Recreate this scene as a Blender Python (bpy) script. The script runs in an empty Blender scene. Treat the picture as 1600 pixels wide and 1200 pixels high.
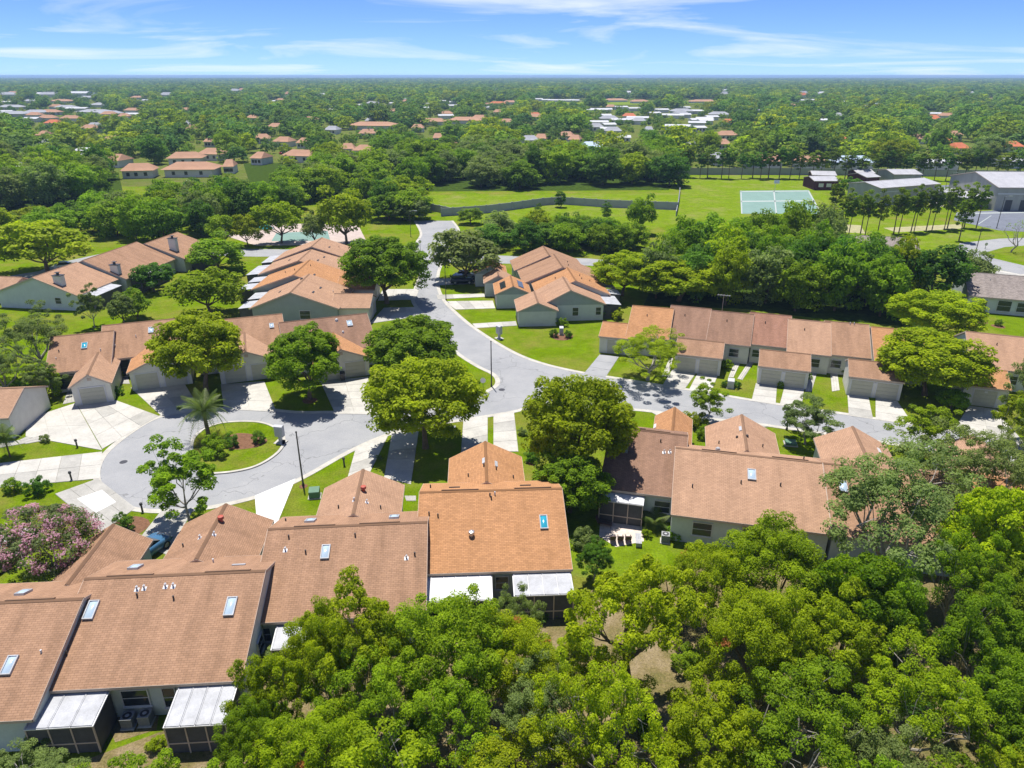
import bpy, math, random
import numpy as np
from mathutils import Vector, Matrix
random.seed(7); RNG = np.random.default_rng(11)
SC = bpy.context.scene; COL = SC.collection

# ------------------------------------------------------------------ camera, sky, sun, exposure
FPX = 1110.0; PITCH = math.atan(482/FPX); CAMH = 36.0
SP, CP = math.sin(PITCH), math.cos(PITCH)
cam = bpy.data.cameras.new('camera'); camo = bpy.data.objects.new('camera', cam); COL.objects.link(camo)
camo.location = (0, 0, CAMH); camo.rotation_euler = (math.pi/2-PITCH, 0, 0)
cam.sensor_width = 36; cam.lens = 36*FPX/1600; cam.clip_start = .5; cam.clip_end = 40000
SC.camera = camo
SUN_EL = math.radians(73); SUN_AZ = math.radians(-20)          # azimuth from +Y towards +X
wd = bpy.data.worlds.new('World'); SC.world = wd; wd.use_nodes = True
nt = wd.node_tree; N = nt.nodes; L = nt.links
bg = N['Background']; bg.inputs['Strength'].default_value = .12
sky = N.new('ShaderNodeTexSky'); sky.sky_type = 'NISHITA'; sky.sun_disc = False
sky.sun_elevation = SUN_EL; sky.sun_rotation = SUN_AZ
sky.air_density = .5; sky.dust_density = 0; sky.ozone_density = 1.0; sky.altitude = 0
tc = N.new('ShaderNodeTexCoord')
sx = N.new('ShaderNodeSeparateXYZ'); L.new(tc.outputs['Generated'], sx.inputs[0])
def wmath(op, a, b=None):
    m = N.new('ShaderNodeMath'); m.operation = op
    for i, v in enumerate((a, b)):
        if v is None: continue
        if isinstance(v, (int, float)): m.inputs[i].default_value = v
        else: L.new(v, m.inputs[i])
    return m.outputs[0]
zz = wmath('ADD', wmath('MAXIMUM', sx.outputs[2], 0), .075)
cx = N.new('ShaderNodeCombineXYZ'); L.new(wmath('DIVIDE', sx.outputs[0], zz), cx.inputs[0]); L.new(wmath('DIVIDE', sx.outputs[1], zz), cx.inputs[1])
n1 = N.new('ShaderNodeTexNoise'); n1.inputs['Scale'].default_value = .55; n1.inputs['Detail'].default_value = 9; n1.inputs['Roughness'].default_value = .56; n1.inputs['Distortion'].default_value = .9
mp = N.new('ShaderNodeMapping'); mp.inputs['Location'].default_value = (3.3, 1.2, 0); mp.inputs['Scale'].default_value = (.62, .8, 1); mp.inputs['Rotation'].default_value = (0, 0, .25)
L.new(cx.outputs[0], mp.inputs[0]); L.new(mp.outputs[0], n1.inputs['Vector'])
cr = N.new('ShaderNodeValToRGB'); cr.color_ramp.elements[0].position = .49; cr.color_ramp.elements[1].position = .76
cr.color_ramp.elements[1].color = (.85, .85, .85, 1)
L.new(n1.outputs[0], cr.inputs[0])
mx = N.new('ShaderNodeMix'); mx.data_type = 'RGBA'; mx.inputs[7].default_value = (4.4, 4.6, 5.2, 1)
tint = N.new('ShaderNodeMix'); tint.data_type = 'RGBA'; tint.blend_type = 'MULTIPLY'; tint.inputs[0].default_value = 1; tint.inputs[7].default_value = (.31, .415, .65, 1)
L.new(sky.outputs[0], tint.inputs[6]); L.new(tint.outputs[2], mx.inputs[6]); L.new(cr.outputs[0], mx.inputs[0])
L.new(mx.outputs[2], bg.inputs['Color'])
sl = bpy.data.lights.new('sun', 'SUN'); sl.energy = 3.5; sl.angle = math.radians(.5); sl.color = (1, .955, .88)
so = bpy.data.objects.new('sun', sl); COL.objects.link(so)
sd = Vector((math.sin(SUN_AZ)*math.cos(SUN_EL), math.cos(SUN_AZ)*math.cos(SUN_EL), math.sin(SUN_EL)))
so.rotation_euler = (-sd).to_track_quat('-Z', 'Y').to_euler(); so.location = (0, 60, 80)
vs = SC.view_settings; vs.view_transform = 'Standard'; vs.look = 'None'; vs.exposure = 1.02; vs.gamma = 1; vs.use_curve_mapping = False

# ------------------------------------------------------------------ pixel <-> place
def w(px, py, z=0.0):
    v = (py-600)/FPX; u = (px-800)/FPX; t = (CAMH-z)/(SP+v*CP)
    return np.array([u*t, (CP-v*SP)*t, z])
def pr(x, y, z=0.0):
    d = y*CP-(z-CAMH)*SP
    return 800+FPX*x/d, 600-FPX*(y*SP+(z-CAMH)*CP)/d
def depth(x, y, z): return y*CP-(z-CAMH)*SP

# ------------------------------------------------------------------ materials
MATS = {}
def mat(name, base, rough=.8, spec=.3, kind=None, **k):
    if name in MATS: return MATS[name]
    m = bpy.data.materials.new(name); m.use_nodes = True; MATS[name] = m
    t = m.node_tree; n = t.nodes; l = t.links; b = n['Principled BSDF']
    b.inputs['Base Color'].default_value = (*base, 1); b.inputs['Roughness'].default_value = rough
    b.inputs['Specular IOR Level'].default_value = spec
    if 'metal' in k: b.inputs['Metallic'].default_value = k['metal']
    def noise(scale, detail=4, rough_=.6, vec=None, mapscale=None, coord='Object'):
        nn = n.new('ShaderNodeTexNoise'); nn.inputs['Scale'].default_value = scale; nn.inputs['Detail'].default_value = detail; nn.inputs['Roughness'].default_value = rough_
        c = n.new('ShaderNodeTexCoord'); src = c.outputs[coord]
        if mapscale:
            mm = n.new('ShaderNodeMapping'); mm.inputs['Scale'].default_value = mapscale; l.new(src, mm.inputs[0]); src = mm.outputs[0]
        l.new(src, nn.inputs['Vector']); return nn.outputs[0]
    def ramp(src, stops):
        r = n.new('ShaderNodeValToRGB'); e = r.color_ramp.elements
        while len(e) < len(stops): e.new(.5)
        for i, (p, c) in enumerate(stops): e[i].position = p; e[i].color = (*c, 1) if len(c) == 3 else c
        l.new(src, r.inputs[0]); return r.outputs[0]
    def mix(a, c, f, mode='MIX'):
        q = n.new('ShaderNodeMix'); q.data_type = 'RGBA'; q.blend_type = mode
        for i, v in ((0, f), (6, a), (7, c)):
            if isinstance(v, (int, float)): q.inputs[i].default_value = v
            elif isinstance(v, tuple): q.inputs[i].default_value = (*v, 1)
            else: l.new(v, q.inputs[i])
        return q.outputs[2]
    def bump(src, s, d=.05):
        bb = n.new('ShaderNodeBump'); bb.inputs['Strength'].default_value = s; bb.inputs['Distance'].default_value = d
        l.new(src, bb.inputs['Height']); l.new(bb.outputs[0], b.inputs['Normal'])
    out = b.inputs['Base Color']
    if kind == 'grass':
        dry = k.get('dry', (.2, .165, .055)); f0 = k.get('d0', .55); f1 = k.get('d1', .72)
        a = ramp(noise(.55, 6, .7), [(.3, tuple(c*.75 for c in base)), (.7, tuple(c*1.25 for c in base))])
        big = ramp(noise(.13, 7, .68), [(f0, (0, 0, 0)), (f1, (1, 1, 1))])
        c1 = mix(a, dry, big)
        c2 = mix(c1, ramp(noise(5.5, 5, .75), [(.25, (.45, .5, .4)), (.75, (1.35, 1.3, 1.4))]), 1.0, 'MULTIPLY')
        l.new(c2, out); bump(noise(9, 4, .8), .9, .12)
    elif kind == 'litter':
        a = ramp(noise(.35, 8, .75), [(.32, (.10, .12, .02)), (.5, (.24, .19, .085)), (.7, (.40, .31, .20))])
        c2 = mix(a, ramp(noise(7, 5, .8), [(.25, (.45, .45, .45)), (.75, (1.4, 1.4, 1.4))]), 1.0, 'MULTIPLY')
        l.new(c2, out); bump(noise(8, 4, .8), .9, .15)
    elif kind == 'shingle':
        uv = n.new('ShaderNodeUVMap'); br = n.new('ShaderNodeTexBrick')
        l.new(uv.outputs[0], br.inputs['Vector']); br.inputs['Scale'].default_value = 1
        br.inputs['Brick Width'].default_value = .34; br.inputs['Row Height'].default_value = .15; br.inputs['Mortar Size'].default_value = .012
        br.inputs['Mortar Smooth'].default_value = .4; br.inputs['Bias'].default_value = 0
        v = k.get('var', .22)
        br.inputs['Color1'].default_value = (*[c*(1-v) for c in base], 1); br.inputs['Color2'].default_value = (*[c*(1+v) for c in base], 1)
        br.inputs['Mortar'].default_value = (*[c*.55 for c in base], 1)
        st = k.get('stain', .5)
        nn = n.new('ShaderNodeTexNoise'); mm = n.new('ShaderNodeMapping'); mm.inputs['Scale'].default_value = (.9, .14, 1); l.new(uv.outputs[0], mm.inputs[0]); l.new(mm.outputs[0], nn.inputs['Vector'])
        nn.inputs['Scale'].default_value = 1; nn.inputs['Detail'].default_value = 6; nn.inputs['Roughness'].default_value = .65
        c = mix(br.outputs['Color'], ramp(nn.outputs[0], [(.3, (1-st*.55,)*3), (.6, (1.06, 1.06, 1.06))]), 1.0, 'MULTIPLY')
        c = mix(c, ramp(noise(.4, 5, .7), [(.3, (.92, .91, .90)), (.7, (1.06, 1.05, 1.04))]), 1.0, 'MULTIPLY')
        l.new(c, out); bump(br.outputs['Fac'], -.5, .02)
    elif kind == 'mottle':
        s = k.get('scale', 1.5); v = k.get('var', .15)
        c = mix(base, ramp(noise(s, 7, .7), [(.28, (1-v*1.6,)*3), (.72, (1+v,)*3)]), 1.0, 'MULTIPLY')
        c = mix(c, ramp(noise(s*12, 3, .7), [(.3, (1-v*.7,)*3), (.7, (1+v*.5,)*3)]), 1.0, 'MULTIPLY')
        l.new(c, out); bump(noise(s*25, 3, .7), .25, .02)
    elif kind == 'asphalt':
        c = mix(base, ramp(noise(.22, 7, .7), [(.3, (.84, .85, .87)), (.7, (1.1, 1.09, 1.08))]), 1.0, 'MULTIPLY')
        c = mix(c, ramp(noise(18, 3, .8), [(.25, (.78,)*3), (.75, (1.2,)*3)]), 1.0, 'MULTIPLY')
        vo = n.new('ShaderNodeTexVoronoi'); vo.feature = 'DISTANCE_TO_EDGE'; vo.inputs['Scale'].default_value = .12
        c2 = n.new('ShaderNodeTexCoord'); nz = n.new('ShaderNodeTexNoise'); nz.inputs['Scale'].default_value = .7; l.new(c2.outputs['Object'], nz.inputs['Vector'])
        va = n.new('ShaderNodeVectorMath'); va.operation = 'MULTIPLY_ADD'; va.inputs[1].default_value = (2.2,)*3; l.new(nz.outputs['Color'], va.inputs[0]); l.new(c2.outputs['Object'], va.inputs[2]); l.new(va.outputs[0], vo.inputs['Vector'])
        c = mix(c, ramp(vo.outputs['Distance'], [(0, (.62,)*3), (.007, (1,)*3)]), 1.0, 'MULTIPLY')
        l.new(c, out); bump(noise(40, 2, .8), .3, .01)
    elif kind == 'leaf':
        at = n.new('ShaderNodeAttribute'); at.attribute_name = 'tint'
        oi = n.new('ShaderNodeObjectInfo')
        lo = k['lo']; hi = base
        c = ramp(at.outputs['Fac'], [(0.02, lo), (.55, tuple((a+b_)/2 for a, b_ in zip(lo, hi))), (1, hi)])
        if 'flower' in k:
            fl = n.new('ShaderNodeAttribute'); fl.attribute_name = 'flower'
            c = mix(c, k['flower'], fl.outputs['Fac'])
        hs = n.new('ShaderNodeHueSaturation'); l.new(c, hs.inputs['Color'])
        mr = n.new('ShaderNodeMapRange'); mr.inputs['To Min'].default_value = .5-k.get('hue', .022)*.8; mr.inputs['To Max'].default_value = .5+k.get('hue', .022)*.25; l.new(oi.outputs['Random'], mr.inputs['Value']); l.new(mr.outputs[0], hs.inputs['Hue'])
        fr = n.new('ShaderNodeMath'); fr.operation = 'FRACT'; mu = n.new('ShaderNodeMath'); mu.operation = 'MULTIPLY'; mu.inputs[1].default_value = 17.3; l.new(oi.outputs['Random'], mu.inputs[0]); l.new(mu.outputs[0], fr.inputs[0])
        m2 = n.new('ShaderNodeMapRange'); m2.inputs['To Min'].default_value = k.get('v0', .8); m2.inputs['To Max'].default_value = 1.2; l.new(fr.outputs[0], m2.inputs['Value']); l.new(m2.outputs[0], hs.inputs['Value'])
        l.new(hs.outputs[0], out)
        tr = n.new('ShaderNodeBsdfTranslucent'); tcm = mix(hs.outputs[0], (1.25, 1.4, .5), 1.0, 'MULTIPLY'); l.new(tcm, tr.inputs[0])
        ms = n.new('ShaderNodeMixShader'); ms.inputs[0].default_value = k.get('trans', .45)
        l.new(b.outputs[0], ms.inputs[1]); l.new(tr.outputs[0], ms.inputs[2]); l.new(ms.outputs[0], n['Material Output'].inputs[0])
    elif kind == 'ribbed':
        wv = n.new('ShaderNodeTexWave'); wv.inputs['Scale'].default_value = k.get('scale', 2.5); c2 = n.new('ShaderNodeTexCoord'); l.new(c2.outputs['Object'], wv.inputs['Vector'])
        bump(wv.outputs[0], .4, .03)
        c = mix(base, ramp(noise(.5, 6, .7, mapscale=(1, 1, .3)), [(.3, (.78,)*3), (.7, (1.08,)*3)]), 1.0, 'MULTIPLY'); l.new(c, out)
    return m

M = {}
M['grass'] = mat('lawn grass', (.135, .215, .005), .95, 0, 'grass', dry=(.25, .215, .055), d0=.44, d1=.76)
M['field'] = mat('mown field grass', (.16, .24, .010), .95, 0, 'grass', d0=.48, d1=.8, dry=(.27, .25, .09))
M['litter'] = mat('leaf litter', (.15, .11, .06), .95, .1, 'litter')
M['asphalt'] = mat('pale aged asphalt', (.30, .305, .312), .9, .2, 'asphalt')
M['asphalt2'] = mat('dark asphalt', (.16, .175, .21), .9, .2, 'asphalt')
M['concrete'] = mat('driveway concrete', (.47, .455, .415), .85, .2, 'mottle', scale=.45, var=.14)
M['concrete2'] = mat('older concrete', (.38, .37, .34), .85, .2, 'mottle', scale=.45, var=.16)
M['newcon'] = mat('white painted concrete', (.66, .66, .64), .75, .3, 'mottle', scale=.5, var=.05)
M['joint'] = mat('joint dirt', (.33, .32, .28), .95, .1, 'mottle', scale=2)
M['gutter'] = mat('kerb concrete', (.47, .45, .40), .85, .2, 'mottle', scale=.9, var=.16)
M['mulch'] = mat('red mulch', (.19, .10, .06), .95, .1, 'mottle', scale=4, var=.3)
M['sand'] = mat('bare sand', (.36, .34, .19), .95, .1, 'mottle', scale=.8, var=.2)
M['rf_tan'] = mat('tan brown shingles', (.345, .21, .135), .9, .05, 'shingle', stain=.42, var=.09)
M['rf_org'] = mat('orange brown shingles', (.42, .222, .11), .9, .05, 'shingle', stain=.15, var=.12)
M['rf_drk'] = mat('dark brown shingles', (.27, .165, .115), .9, .05, 'shingle', stain=.42, var=.09)
M['rf_drk2'] = mat('reddish brown shingles', (.30, .165, .115), .9, .05, 'shingle', stain=.4, var=.1)
M['rf_pnk'] = mat('pinkish tan shingles', (.40, .25, .165), .9, .05, 'shingle', stain=.25, var=.09)
M['rf_gry'] = mat('grey brown shingles', (.27, .235, .215), .9, .05, 'shingle', stain=.4)
M['rf_far'] = mat('far tan roof', (.40, .235, .155), .9, .1, 'mottle', scale=.4, var=.15)
M['rf_far2'] = mat('far grey roof', (.33, .34, .37), .9, .1, 'mottle', scale=.4, var=.15)
M['rf_far3'] = mat('far white roof', (.50, .51, .54), .8, .2, 'mottle', scale=.4, var=.1)
M['rf_far4'] = mat('far red tile roof', (.48, .15, .07), .85, .2, 'mottle', scale=.6, var=.15)
M['rf_far5'] = mat('far blue grey metal roof', (.42, .52, .66), .6, .3, 'mottle', scale=.4, var=.1)
M['teal'] = mat('pale green stucco', (.54, .585, .56), .9, .2, 'mottle', scale=.8, var=.07)
M['teal2'] = mat('grey green siding', (.31, .365, .355), .9, .2, 'mottle', scale=.8, var=.07)
M['cream'] = mat('cream stucco', (.66, .65, .60), .9, .2, 'mottle', scale=.8, var=.07)
M['trim'] = mat('tan trim board', (.52, .42, .35), .7, .3, 'mottle', scale=2, var=.1)
M['white'] = mat('white aluminium', (.58, .58, .60), .45, .5, 'mottle', scale=.9, var=.07)
M['oldwhite'] = mat('weathered white panel', (.42, .43, .455), .6, .3, 'mottle', scale=1.1, var=.16)
M['glass'] = mat('dark window glass', (.025, .032, .04), .08, .6)
M['screen'] = mat('dark insect screen', (.085, .085, .09), .7, .2, 'mottle', scale=2)
M['dome'] = mat('skylight dome', (.40, .50, .60), .15, .6)
M['bluedome'] = mat('blue skylight', (.03, .30, .42), .2, .6)
M['gdoor'] = mat('beige garage door', (.46, .45, .37), .6, .3, 'mottle', scale=1, var=.06)
M['iron'] = mat('dark metal', (.04, .04, .045), .5, .5)
M['pole'] = mat('bronze pole paint', (.055, .05, .05), .5, .4)
M['ventred'] = mat('red oxide vent', (.42, .09, .06), .6, .3)
M['alu'] = mat('bare aluminium', (.55, .55, .56), .35, .5, metal=.8)
M['acgrey'] = mat('grey condenser case', (.30, .31, .31), .6, .4, 'mottle', scale=3, var=.1)
M['boxgreen'] = mat('green utility paint', (.09, .19, .12), .6, .4, 'mottle', scale=2, var=.1)
M['mailgrey'] = mat('grey mailbox enamel', (.45, .46, .48), .5, .4, 'mottle', scale=2, var=.08)
M['bark'] = mat('brown grey bark', (.17, .125, .09), .95, .1, 'mottle', scale=3, var=.3)
M['palebark'] = mat('pale grey bark', (.36, .33, .29), .95, .1, 'mottle', scale=3, var=.25)
M['L_yel'] = mat('yellow green leaves', (.36, .46, .007), .6, .12, 'leaf', lo=(.15, .225, .005), flower=(.40, .17, .05))
M['L_gold'] = mat('golden green leaves', (.39, .48, .006), .6, .1, 'leaf', lo=(.17, .26, .005), hue=.01, v0=.98)
M['L_grn'] = mat('mid green leaves', (.26, .41, .010), .6, .12, 'leaf', lo=(.095, .185, .007))
M['L_dark'] = mat('dark green leaves', (.135, .28, .02), .6, .12, 'leaf', lo=(.05, .12, .012))
M['L_olive'] = mat('grey olive leaves', (.25, .33, .09), .65, .12, 'leaf', lo=(.105, .155, .045), v0=.9)
M['L_pine'] = mat('pine needles', (.21, .30, .02), .65, .1, 'leaf', lo=(.07, .12, .012))
M['L_lime'] = mat('bright lime needles', (.25, .42, .008), .6, .12, 'leaf', lo=(.08, .19, .006))
M['L_pink'] = mat('flowering crape leaves', (.21, .27, .09), .6, .15, 'leaf', lo=(.09, .13, .04), flower=(.60, .33, .46))
M['L_far'] = mat('distant tree leaves', (.245, .40, .04), .8, .05, 'leaf', lo=(.095, .18, .03), hue=.04, trans=.3)
M['L_farY'] = mat('distant yellow tree leaves', (.38, .48, .018), .8, .05, 'leaf', lo=(.17, .25, .012), hue=.03, trans=.3)
M['L_farD'] = mat('distant dark tree leaves', (.155, .29, .06), .8, .05, 'leaf', lo=(.055, .12, .035), hue=.03, trans=.3)
M['brush2'] = mat('rough green ground', (.11, .15, .025), .95, 0, 'grass', dry=(.17, .16, .06), d0=.45, d1=.7)
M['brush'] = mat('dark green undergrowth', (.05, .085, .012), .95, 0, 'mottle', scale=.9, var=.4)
M['L_palm'] = mat('palm fronds', (.19, .26, .05), .5, .4, 'leaf', lo=(.08, .13, .03))
M['L_rust'] = mat('dying orange leaves', (.42, .17, .05), .7, .2, 'leaf', lo=(.2, .09, .03))
M['court'] = mat('green court paint', (.18, .285, .25), .8, .2, 'mottle', scale=.3, var=.08)
M['line'] = mat('white line paint', (.38, .42, .40), .7, .2)
M['pool'] = mat('pool water', (.03, .45, .62), .08, .5)
M['pooldeck'] = mat('pink pool deck', (.46, .38, .34), .85, .2, 'mottle', scale=.5)
M['wallgrey'] = mat('grey precast wall', (.37, .38, .40), .9, .2, 'mottle', scale=.6, var=.14)
M['maroon'] = mat('maroon siding', (.10, .028, .035), .8, .2, 'ribbed', scale=3)
M['steelwall'] = mat('beige grey steel wall', (.36, .36, .32), .7, .3, 'ribbed', scale=3)
M['steelroof'] = mat('pale steel roof', (.42, .42, .44), .5, .4, 'ribbed', scale=3)
M['rubber'] = mat('black rubber', (.02, .02, .02), .8, .2)
M['paver'] = mat('patio pavers', (.62, .53, .46), .9, .2, 'mottle', scale=2.2, var=.2)
M['wicker'] = mat('brown cushions', (.12, .075, .07), .8, .2, 'mottle', scale=5)

# ------------------------------------------------------------------ mesh helpers
class MB:
    def __init__(s): s.v = []; s.f = []; s.uv = {}
    def add(s, vs, fs, uvs=None):
        b = len(s.v); s.v += [tuple(map(float, p)) for p in vs]
        for i, f in enumerate(fs):
            s.f.append([b+j for j in f])
            if uvs and uvs[i]: s.uv[len(s.f)-1] = uvs[i]
        return s
    def box(s, x0, x1, y0, y1, z0, z1):
        return s.add([(x0,y0,z0),(x1,y0,z0),(x1,y1,z0),(x0,y1,z0),(x0,y0,z1),(x1,y0,z1),(x1,y1,z1),(x0,y1,z1)],
                     [(3,2,1,0),(4,5,6,7),(0,1,5,4),(1,2,6,5),(2,3,7,6),(3,0,4,7)])
    def obox(s, o, ex, ey, ez, a0, a1, b0, b1, c0, c1):
        o, ex, ey, ez = (np.array(q, float) for q in (o, ex, ey, ez))
        P = [o+ex*a+ey*b+ez*c for c in (c0, c1) for a, b in ((a0,b0),(a1,b0),(a1,b1),(a0,b1))]
        return s.add(P, [(3,2,1,0),(4,5,6,7),(0,1,5,4),(1,2,6,5),(2,3,7,6),(3,0,4,7)])
    def prism(s, pts, z0, z1):
        n = len(pts)
        return s.add([(p[0],p[1],z0) for p in pts]+[(p[0],p[1],z1) for p in pts],
                     [tuple(range(n-1,-1,-1)), tuple(range(n,2*n))]+[(i,(i+1)%n,n+(i+1)%n,n+i) for i in range(n)])
    def tube(s, pts, rads, k=6, cap=True):
        pts = [np.array(p, float) for p in pts]; n = len(pts); V = []
        for i, p in enumerate(pts):
            d = pts[min(i+1,n-1)]-pts[max(i-1,0)]; d = d/(np.linalg.norm(d)+1e-9)
            a = np.cross(d, (0,0,1) if abs(d[2]) < .9 else (1,0,0)); a /= np.linalg.norm(a); b = np.cross(d, a)
            for j in range(k):
                t = 2*math.pi*j/k; V.append(p+rads[i]*(a*math.cos(t)+b*math.sin(t)))
        F = [(i*k+j, i*k+(j+1)%k, (i+1)*k+(j+1)%k, (i+1)*k+j) for i in range(n-1) for j in range(k)]
        if cap: F += [tuple(range(k-1,-1,-1)), tuple((n-1)*k+j for j in range(k))]
        return s.add(V, F)
    def sphere(s, c, r, k=10, m=6, sz=1, zmin=-1):
        pts, rad = [], []
        for i in range(m+1):
            a = -math.pi/2+math.pi*i/m
            if math.sin(a) < zmin: continue
            pts.append((c[0], c[1], c[2]+r*sz*math.sin(a))); rad.append(max(r*math.cos(a), .001))
        return s.tube(pts, rad, k)
    def mesh(s, name):
        me = bpy.data.meshes.new(name); me.from_pydata(s.v, [], s.f)
        if s.uv:
            ul = me.uv_layers.new(name='UVMap')
            for p in me.polygons:
                if p.index in s.uv:
                    for li, q in zip(p.loop_indices, s.uv[p.index]): ul.data[li].uv = q
        me.update(); return me
def obj(name, mb, m, parent=None, smooth=False):
    me = mb.mesh(name) if isinstance(mb, MB) else mb
    if m and not me.materials: me.materials.append(M[m] if isinstance(m, str) else m)
    if smooth:
        for p in me.polygons: p.use_smooth = True
    o = bpy.data.objects.new(name, me); COL.objects.link(o)
    if parent: o.parent = parent
    return o
def thing(name, label, cat, loc=(0,0,0), rz=0, group=None):
    o = bpy.data.objects.new(name, None); COL.objects.link(o); o.empty_display_size = .5
    o.location = tuple(map(float, loc)) if len(loc) == 3 else (float(loc[0]), float(loc[1]), 0.); o.rotation_euler = (0, 0, rz)
    return tag(o, label, cat, group)
def tag(o, label, cat, group=None):
    o['label'] = label; o['category'] = cat
    if group: o['group'] = group
    return o
def struct(o, kind='structure'): o['kind'] = kind; return o
def pxy(pts): return [tuple(w(a, b)[:2]) for a, b in pts]
def sheet(name, pts, z, m, kind='structure', th=None):
    """a flat sheet from ground outline (world xy)"""
    mb = MB(); mb.prism(pts, z-(th or .003), z); return struct(obj(name, mb, m), kind)
def smooth_line(pts, n=8, closed=False):
    P = [np.array(p, float) for p in pts]; out = []; m = len(P)
    for i in range(m if closed else m-1):
        p0, p1, p2, p3 = (P[(i-1)%m], P[i], P[(i+1)%m], P[(i+2)%m]) if closed else (P[max(i-1,0)], P[i], P[i+1], P[min(i+2,m-1)])
        for j in range(n):
            t = j/n; out.append(.5*((2*p1)+(-p0+p2)*t+(2*p0-5*p1+4*p2-p3)*t*t+(-p0+3*p1-3*p2+p3)*t**3))
    if not closed: out.append(P[-1])
    return out
def ribbon(name, line, w0, w1, z0, z1, m, closed=False):
    """raised strip along a line, between offsets w0 and w1 to its left"""
    mb = MB(); n = len(line); V = []
    for i, p in enumerate(line):
        a = line[(i-1)%n] if closed or i > 0 else p; b = line[(i+1)%n] if closed or i < n-1 else p
        d = b-a; d = d/(np.linalg.norm(d)+1e-9); nn = np.array((-d[1], d[0]))
        for off, z in ((w0, z0), (w0, z1), (w1, z1), (w1, z0)): q = p+nn*off; V.append((q[0], q[1], z))
    F = []
    for i in range(n if closed else n-1):
        j = (i+1) % n
        for k in range(4): F.append((4*i+k, 4*j+k, 4*j+(k+1)%4, 4*i+(k+1)%4))
    mb.add(V, F); return struct(obj(name, mb, m))

# ------------------------------------------------------------------ ground, roads, lawns
g = MB(); g.box(-14000, 14000, -300, 14000, -.6, 0); struct(obj('ground', g, 'grass'))
RL = [(650,345),(660,365),(652,382),(657,405),(660,425),(652,450),(648,470),(664,492),(690,520),(715,549),(748,571),(772,583),(781,593),(779,603),(765,612),(744,622),(700,636),(640,646),(580,648),(520,646),(460,646),(400,640),(340,640),(290,645),(245,655),(203,680),(170,708),(157,735),(162,760),(183,782),(215,793),(262,796),(330,790),(410,771),(470,745),(540,706),(590,683),(640,667),(720,655),(800,642),(838,632),(900,634),(985,638),(1040,644),(1100,652),(1170,659),(1240,669),(1320,680),(1420,696),(1520,712),(1680,742)]
RR = [(1680,708),(1560,688),(1420,664),(1310,647),(1200,631),(1110,616),(1040,605),(960,592),(905,583),(845,569),(795,549),(738,513),(705,485),(690,468),(682,448),(683,425),(692,402),(700,380),(715,362),(705,345)]
rl = smooth_line(pxy(RL), 6); rr = smooth_line(pxy(RR), 6)
sheet('road', [tuple(p) for p in rl+rr], .014, 'asphalt')
ribbon('kerb_inner', [np.array(p) for p in rl], 0, -.62, -.05, .035, 'gutter'); ribbon('kerb_outer', [np.array(p) for p in rr], 0, -.62, -.05, .035, 'gutter')
cs = [(-40,440),(60,424),(100,409),(160,396),(260,389),(400,389),(520,391),(652,384),(700,396),(800,400),(920,404),(1000,410)]
cs2 = [(1000,420),(920,415),(800,412),(690,410),(652,397),(520,401),(400,401),(260,398),(160,410),(100,424),(60,440),(-40,458)]
sheet('cross_street', pxy(cs+cs2), .010, 'asphalt')
ne = [(655,346),(665,335),(690,338),(715,346)]
ISL = smooth_line(pxy([(302,700),(312,678),(345,663),(400,661),(432,672),(442,690),(430,710),(395,730),(345,739),(312,735)]), 8, True)
sheet('island_lawn', [tuple(p) for p in ISL], .08, 'grass', th=.1)
ribbon('island_kerb', ISL, -.02, .28, -.05, .13, 'gutter', True)
sheet('mulch_bed', [tuple(p) for p in smooth_line(pxy([(345,690),(372,678),(405,682),(418,690),(400,700),(360,703)]), 6, True)], .095, 'mulch')
WOODFLOOR = [(260,1140),(420,1010),(560,960),(900,930),(985,905),(1120,870),(1260,830),(1500,760),(1800,760),(1800,1500),(-400,1500),(100,1200)]
sheet('wood_floor', pxy(WOODFLOOR), .006, 'litter')
sheet('far_ground', [(-13000,290),(-300,262),(-120,258),(0,262),(120,275),(300,300),(13000,320),(13000,13000),(-13000,13000)], .003, 'brush2')
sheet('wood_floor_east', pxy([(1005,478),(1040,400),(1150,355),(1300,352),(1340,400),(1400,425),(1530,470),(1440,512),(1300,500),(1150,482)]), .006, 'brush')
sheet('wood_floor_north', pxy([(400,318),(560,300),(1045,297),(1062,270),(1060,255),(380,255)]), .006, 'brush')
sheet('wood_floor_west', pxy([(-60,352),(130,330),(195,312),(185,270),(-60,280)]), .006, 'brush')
sheet('field', pxy([(668,305),(1065,302),(1070,273),(1650,276),(1650,300),(1290,300),(1300,340),(1080,345),(1000,362),(700,345)]), .005, 'field')
sheet('field_south', pxy([(1290,340),(1650,352),(1650,385),(1500,392),(1330,388),(1290,370)]), .005, 'field')
sheet('field_west', pxy([(-60,340),(120,322),(180,306),(200,318),(190,340),(60,368),(-60,392)]), .005, 'field')
sheet('far_meadow', pxy([(832,166),(1120,163),(1120,158),(960,160),(835,159)]), .5, 'field')
for i, p in enumerate([[(1380,356),(1500,350),(1505,357),(1400,363)],[(1300,350),(1345,352),(1352,365),(1305,362)],[(560,345),(570,340),(572,346)]]):
    sheet('bare_patch', pxy(p), .009, 'sand')
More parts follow.
